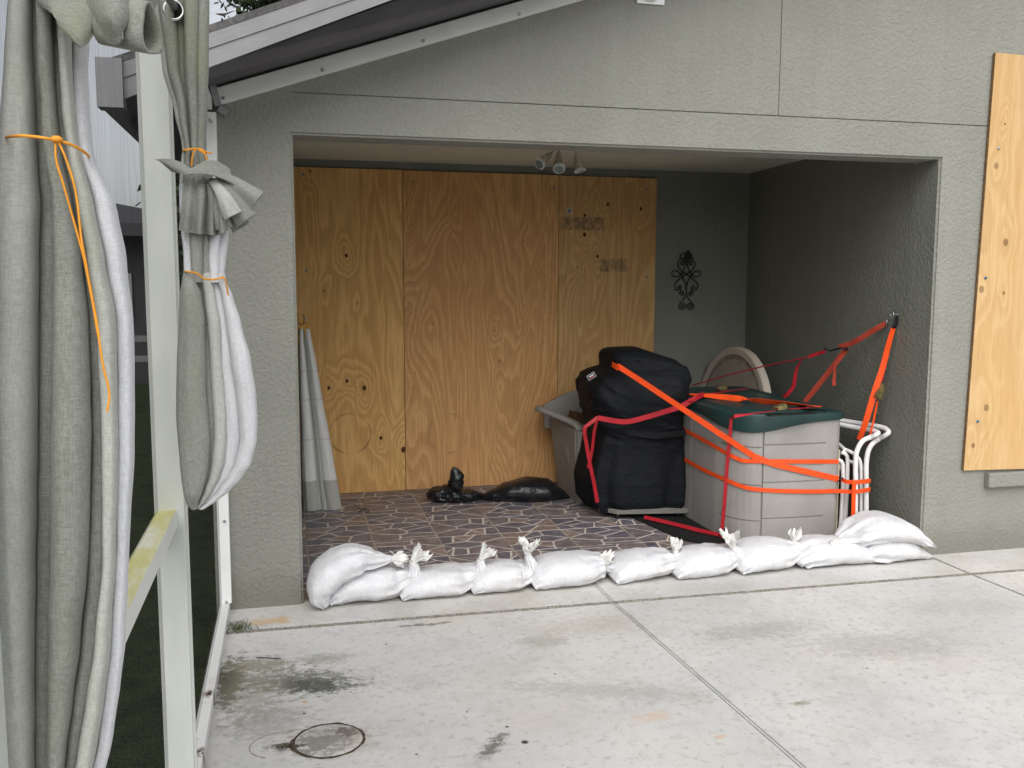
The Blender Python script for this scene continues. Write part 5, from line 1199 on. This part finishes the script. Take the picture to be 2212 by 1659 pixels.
g2 = blob_bag('b', '', [PY(985, 1050, 1.95), PY(988, 1035, 1.94), PY(983, 1018, 1.94), PY(979, 1008, 1.94)], [(.05, .06), (.05, .055), (.02, .03), (.003, .004)], 9, lump=.3)
n0 = len(g.V); g.V += g2.V; g.F += [tuple(i+n0 for i in f) for f in g2.F]; g.M += g2.M
o = g.make('rubbish_bag', M_TRASH, None, 50); tag(o, 'small twisted black plastic bag with a peaked knot, lying by the plywood', 'rubbish bag', 'black plastic bags on the tiles')
g = blob_bag('b', '', [(1.33, 1.92, .04), (1.42, 1.91, .055), (1.52, 1.90, .075), (1.66, 1.89, .085), (1.80, 1.88, .075), (1.89, 1.87, .045), (1.97, 1.83, .02)], [(.03, .022), (.08, .045), (.13, .075), (.15, .092), (.14, .085), (.09, .045), (.015, .01)], 14, lump=.10)
o = g.make('rubbish_bag', M_TRASH, None, 60); tag(o, 'larger plump black plastic bag lying against the resin bench', 'rubbish bag', 'black plastic bags on the tiles')

# ------------------------------------------------------------------ wrought-iron wall ornament
def oc(x, y): q = PY((2550+x*.2412)/1.8228, (900+y*.2412)/1.8228, 2.408); return q
orn = thing('wall_ornament', 'black wrought-iron scroll ornament on the dark back wall', 'ornament', tuple(oc(625, 1300)))
def sp_(cx, cy, r0, a0, turns, sgn, n=16):
    return [(cx+cos(a0+sgn*turns*2*pi*k/n)*r0*(1-.75*k/n), cy+sin(a0+sgn*turns*2*pi*k/n)*r0*(1-.75*k/n)) for k in range(n+1)]
def scroll(pts, r=.0042):
    for mir in (0, 1):
        q = [oc((1256-p[0]+ (p[1]-700)*-.0) if mir else p[0], p[1]) for p in pts]
        G().tube(spline(q, 3), r, 6).make('scroll', M_BLACKMETAL, orn, 60)
scroll([(628, 420), (615, 500), (620, 560), (595, 640), (560, 720), (510, 770), (440, 775), (390, 730), (410, 685), (470, 680), (530, 730), (575, 800), (610, 880), (625, 960), (628, 1060)])
scroll([(520, 500), (485, 560), (505, 630), (560, 690), (640, 740), (720, 800), (790, 860), (815, 930), (790, 990)]+sp_(745, 950, 45, .9, -1.1, -1))
scroll([(600, 490), (560, 485), (520, 500)]); scroll(sp_(556, 548, 42, -1.2, 1.3, 1))
scroll(sp_(545, 1040, 45, 1.6, 1.2, -1)); scroll([(612, 1060), (600, 1120), (550, 1180), (508, 1240), (520, 1290), (560, 1305)]+sp_(570, 1250, 50, 1.3, 1.2, -1))
scroll([(575, 480), (535, 470), (545, 410), (590, 395)])
g = G(); pts = [oc(x, y) for x, y in ((655, 335), (690, 400), (700, 470), (640, 510), (595, 470), (600, 400))]; g.rings([pts, [tuple(np.array(p)+[0, -.01, 0]) for p in pts]]); g.make('finial', M_BLACKMETAL, orn)

# ------------------------------------------------------------------ ceiling spotlights
sp0 = PZ(1205, 326, 2.51)
def LC(x, y, Y): q = PY((2000+x*.1808)/1.8228, (550+y*.1808)/1.8228, Y); return Vector(q)
YS = 1.15
lt = thing('ceiling_spotlight', 'aged white triple spotlight under the alcove ceiling', 'light fixture', (1.69, YS, 2.51))
G().box(1.55, 1.86, YS-.03, YS+.03, 2.492, 2.5115, .004).make('base_bar', M_LAMP, lt, 40)
for (a, b, sc_) in ((LC(910, 300, YS), LC(655, 535, YS-.06), 1), (LC(1085, 290, YS), LC(1095, 640, YS-.10), 1), (LC(1465, 310, YS), LC(1560, 690, YS-.02), 1)):
    d = (b-a); L_ = max(d.length, .11); d.normalize(); h = thing('x', '', '', (0, 0, 0)); bpy.data.objects.remove(h)
    g = G(); st_ = a+d*.0
    g.lathe(st_, [(.006, -.03), (.006, .008), (.016, .012), (.024, L_*.45), (.028, L_*.52), (.030, L_*.70), (.034, L_*.86)], 20, d); hd = g.make('lamp_head', M_LAMP, lt, 50)
    g = G(); g.lathe(st_, [(.0345, L_*.84), (.039, L_*.88), (.039, L_*.98), (.036, L_), (.030, L_), (.030, L_*.95)], 24, d, cap=False); g.make('rim', simple('rim_white', (.62, .62, .58), .4), hd, 50)
    g = G(); g.lathe(st_, [(.031, L_*.955), (.001, L_*.965)], 24, d); g.make('lens', M_LENS, hd, 50)
# small hook on the ceiling
q = PZ(1840, 338, 2.40); o = G().lathe(Vector((q[0], .35, 2.512)), [(.006, 0), (.006, .015), (.001, .018)], 8, (0, 0, -1)).make('ceiling_hook', M_LAMP); tag(o, 'tiny hook in the alcove ceiling towards the right wall', 'hook')

# ------------------------------------------------------------------ weeds by the bottom rail
g = G(); rd = random.Random(5)
for k in range(90):
    x = -.30+rd.gauss(0, .035); y = -.285+rd.gauss(0, .025); L_ = rd.uniform(.015, .05); a = rd.uniform(0, 6.28); le = rd.uniform(.3, 1.2)
    d = Vector((cos(a)*le, sin(a)*le*.7, 1)).normalized()*L_; s = Vector((-sin(a), cos(a), 0))*.0016; b_ = Vector((x, y, 0))
    g.add([b_-s, b_+s, b_+d*.6+s*.8, b_+d+Vector((0, 0, -.004)), b_+d*.6-s*.8], [(0, 1, 2, 3, 4)])
o = g.make('weeds', simple('weed_green', (.06, .09, .03), .8, .2, 0, .3, 50)); tag(o, 'small tuft of green weeds at the foot of the white channel', 'weeds', None, 'stuff')
g = G()
g.bar(PZ(556, 1422, .004), PZ(609, 1424, .004), .003, .003); o = g.make('twig', simple('twig_brown', (.07, .06, .045), .9)); tag(o, 'thin dark twig on the mouldy corner of the patio', 'twig')

# ------------------------------------------------------------------ beyond the screens
nh = thing('neighbour_house', 'dark neighbouring house with a low roof seen through the screen', 'house', (-7, 12, -.1))
G().box(-15, -1.6, 12, 20, -.12, 2.35).make('wall', simple('neighbour_stucco', (.035, .035, .034), .9), nh)
g = G(); g.rings([[(-15.5, 11.4, 2.35), (-1.0, 11.4, 2.35), (-1.0, 20.5, 2.35), (-15.5, 20.5, 2.35)], [(-15.5, 11.4, 2.55), (-1.0, 11.4, 2.55), (-1.0, 20.5, 2.55), (-15.5, 20.5, 2.55)], [(-12, 15.5, 3.3), (-4, 15.5, 3.3), (-4, 16.5, 3.3), (-12, 16.5, 3.3)]]); g.make('roof', simple('neighbour_roof', (.04, .04, .043), .9), nh)
for x in (-4.2, -3.0):
    f = G().box(x-.45, x+.45, 11.93, 11.998, .95, 1.75, .01).make('window', M_FASCIA, nh); G().box(x-.40, x+.40, 11.90, 11.925, 1.0, 1.70).make('pane', M_GLASSDARK, f)
M_FENCE = simple('weathered_fence_paint', (.16, .16, .155), .8)
fn = thing('picket_fence', 'low weathered grey slatted fence on the lawn behind the screen', 'fence', (-3, 8.5, -.1))
for zz in (.55, .82): G().box(-9, -1.15, 8.5, 8.53, zz, zz+.08).make('rail', M_FENCE, fn)
for k in range(9): G().box(-9+k*.97, -8.93+k*.97, 8.49, 8.56, -.12, 1.0).make('post', M_FENCE, fn)
def foliage(name, label, cx, cy, cz, rx, ry, rz, n, leaf, mat, seed, cat, trunk=None):
    rd = random.Random(seed); t = thing(name, label, cat, (cx, cy, -.12)); g = G(); cl_ = []
    for k in range(26): a = rd.uniform(0, 6.28); u = rd.uniform(-1, 1); r = rd.uniform(.45, .9); s = math.sqrt(1-u*u); cl_.append((cx+cos(a)*s*rx*r, cy+sin(a)*s*ry*r, cz+u*rz*r))
    for k in range(n):
        c_ = rd.choice(cl_); p = Vector((c_[0]+rd.gauss(0, rx*.2), c_[1]+rd.gauss(0, ry*.2), c_[2]+rd.gauss(0, rz*.17))); a = Vector((rd.uniform(-1, 1), rd.uniform(-1, 1), rd.uniform(-1, 1))).normalized(); b = a.orthogonal().normalized(); L_ = leaf*rd.uniform(.6, 1.3)
        g.add([p, p+a*L_*.5+b*L_*.2, p+a*L_, p+a*L_*.5-b*L_*.2], [(0, 1, 2, 3)])
    g.make('crown', mat, t)
    if trunk: G().tube([(cx, cy, -.12), (cx+.1, cy, trunk*.5), (cx, cy, cz)], [.18, .13, .05], 10).make('trunk', M_BROWN, t, 60)
M_LEAF = simple('leaf_dark', (.035, .052, .022), .8, .2, 0, .5, 3)
foliage('shrub', 'added tall shrub that darkens the strip behind the screen at the house corner', -.88, 4.2, 1.6, .30, .6, 1.9, 5000, .12, M_LEAF, 3, 'shrub', 1.5)  # added to keep the strip between channel and post dark
tp = CAM+ray(640, -40)*15
foliage('tree', 'dark tree rising above the roof edge', tp[0], tp[1], tp[2], 1.2, 1.2, .85, 6000, .16, M_LEAF, 8, 'tree', 4)
tp = CAM+ray(-60, 470)*22
foliage('tree', 'distant dark tree at the far left edge', tp[0], tp[1], tp[2], 1.0, 1.0, 1.2, 3000, .2, M_LEAF, 18, 'tree', 1.5)
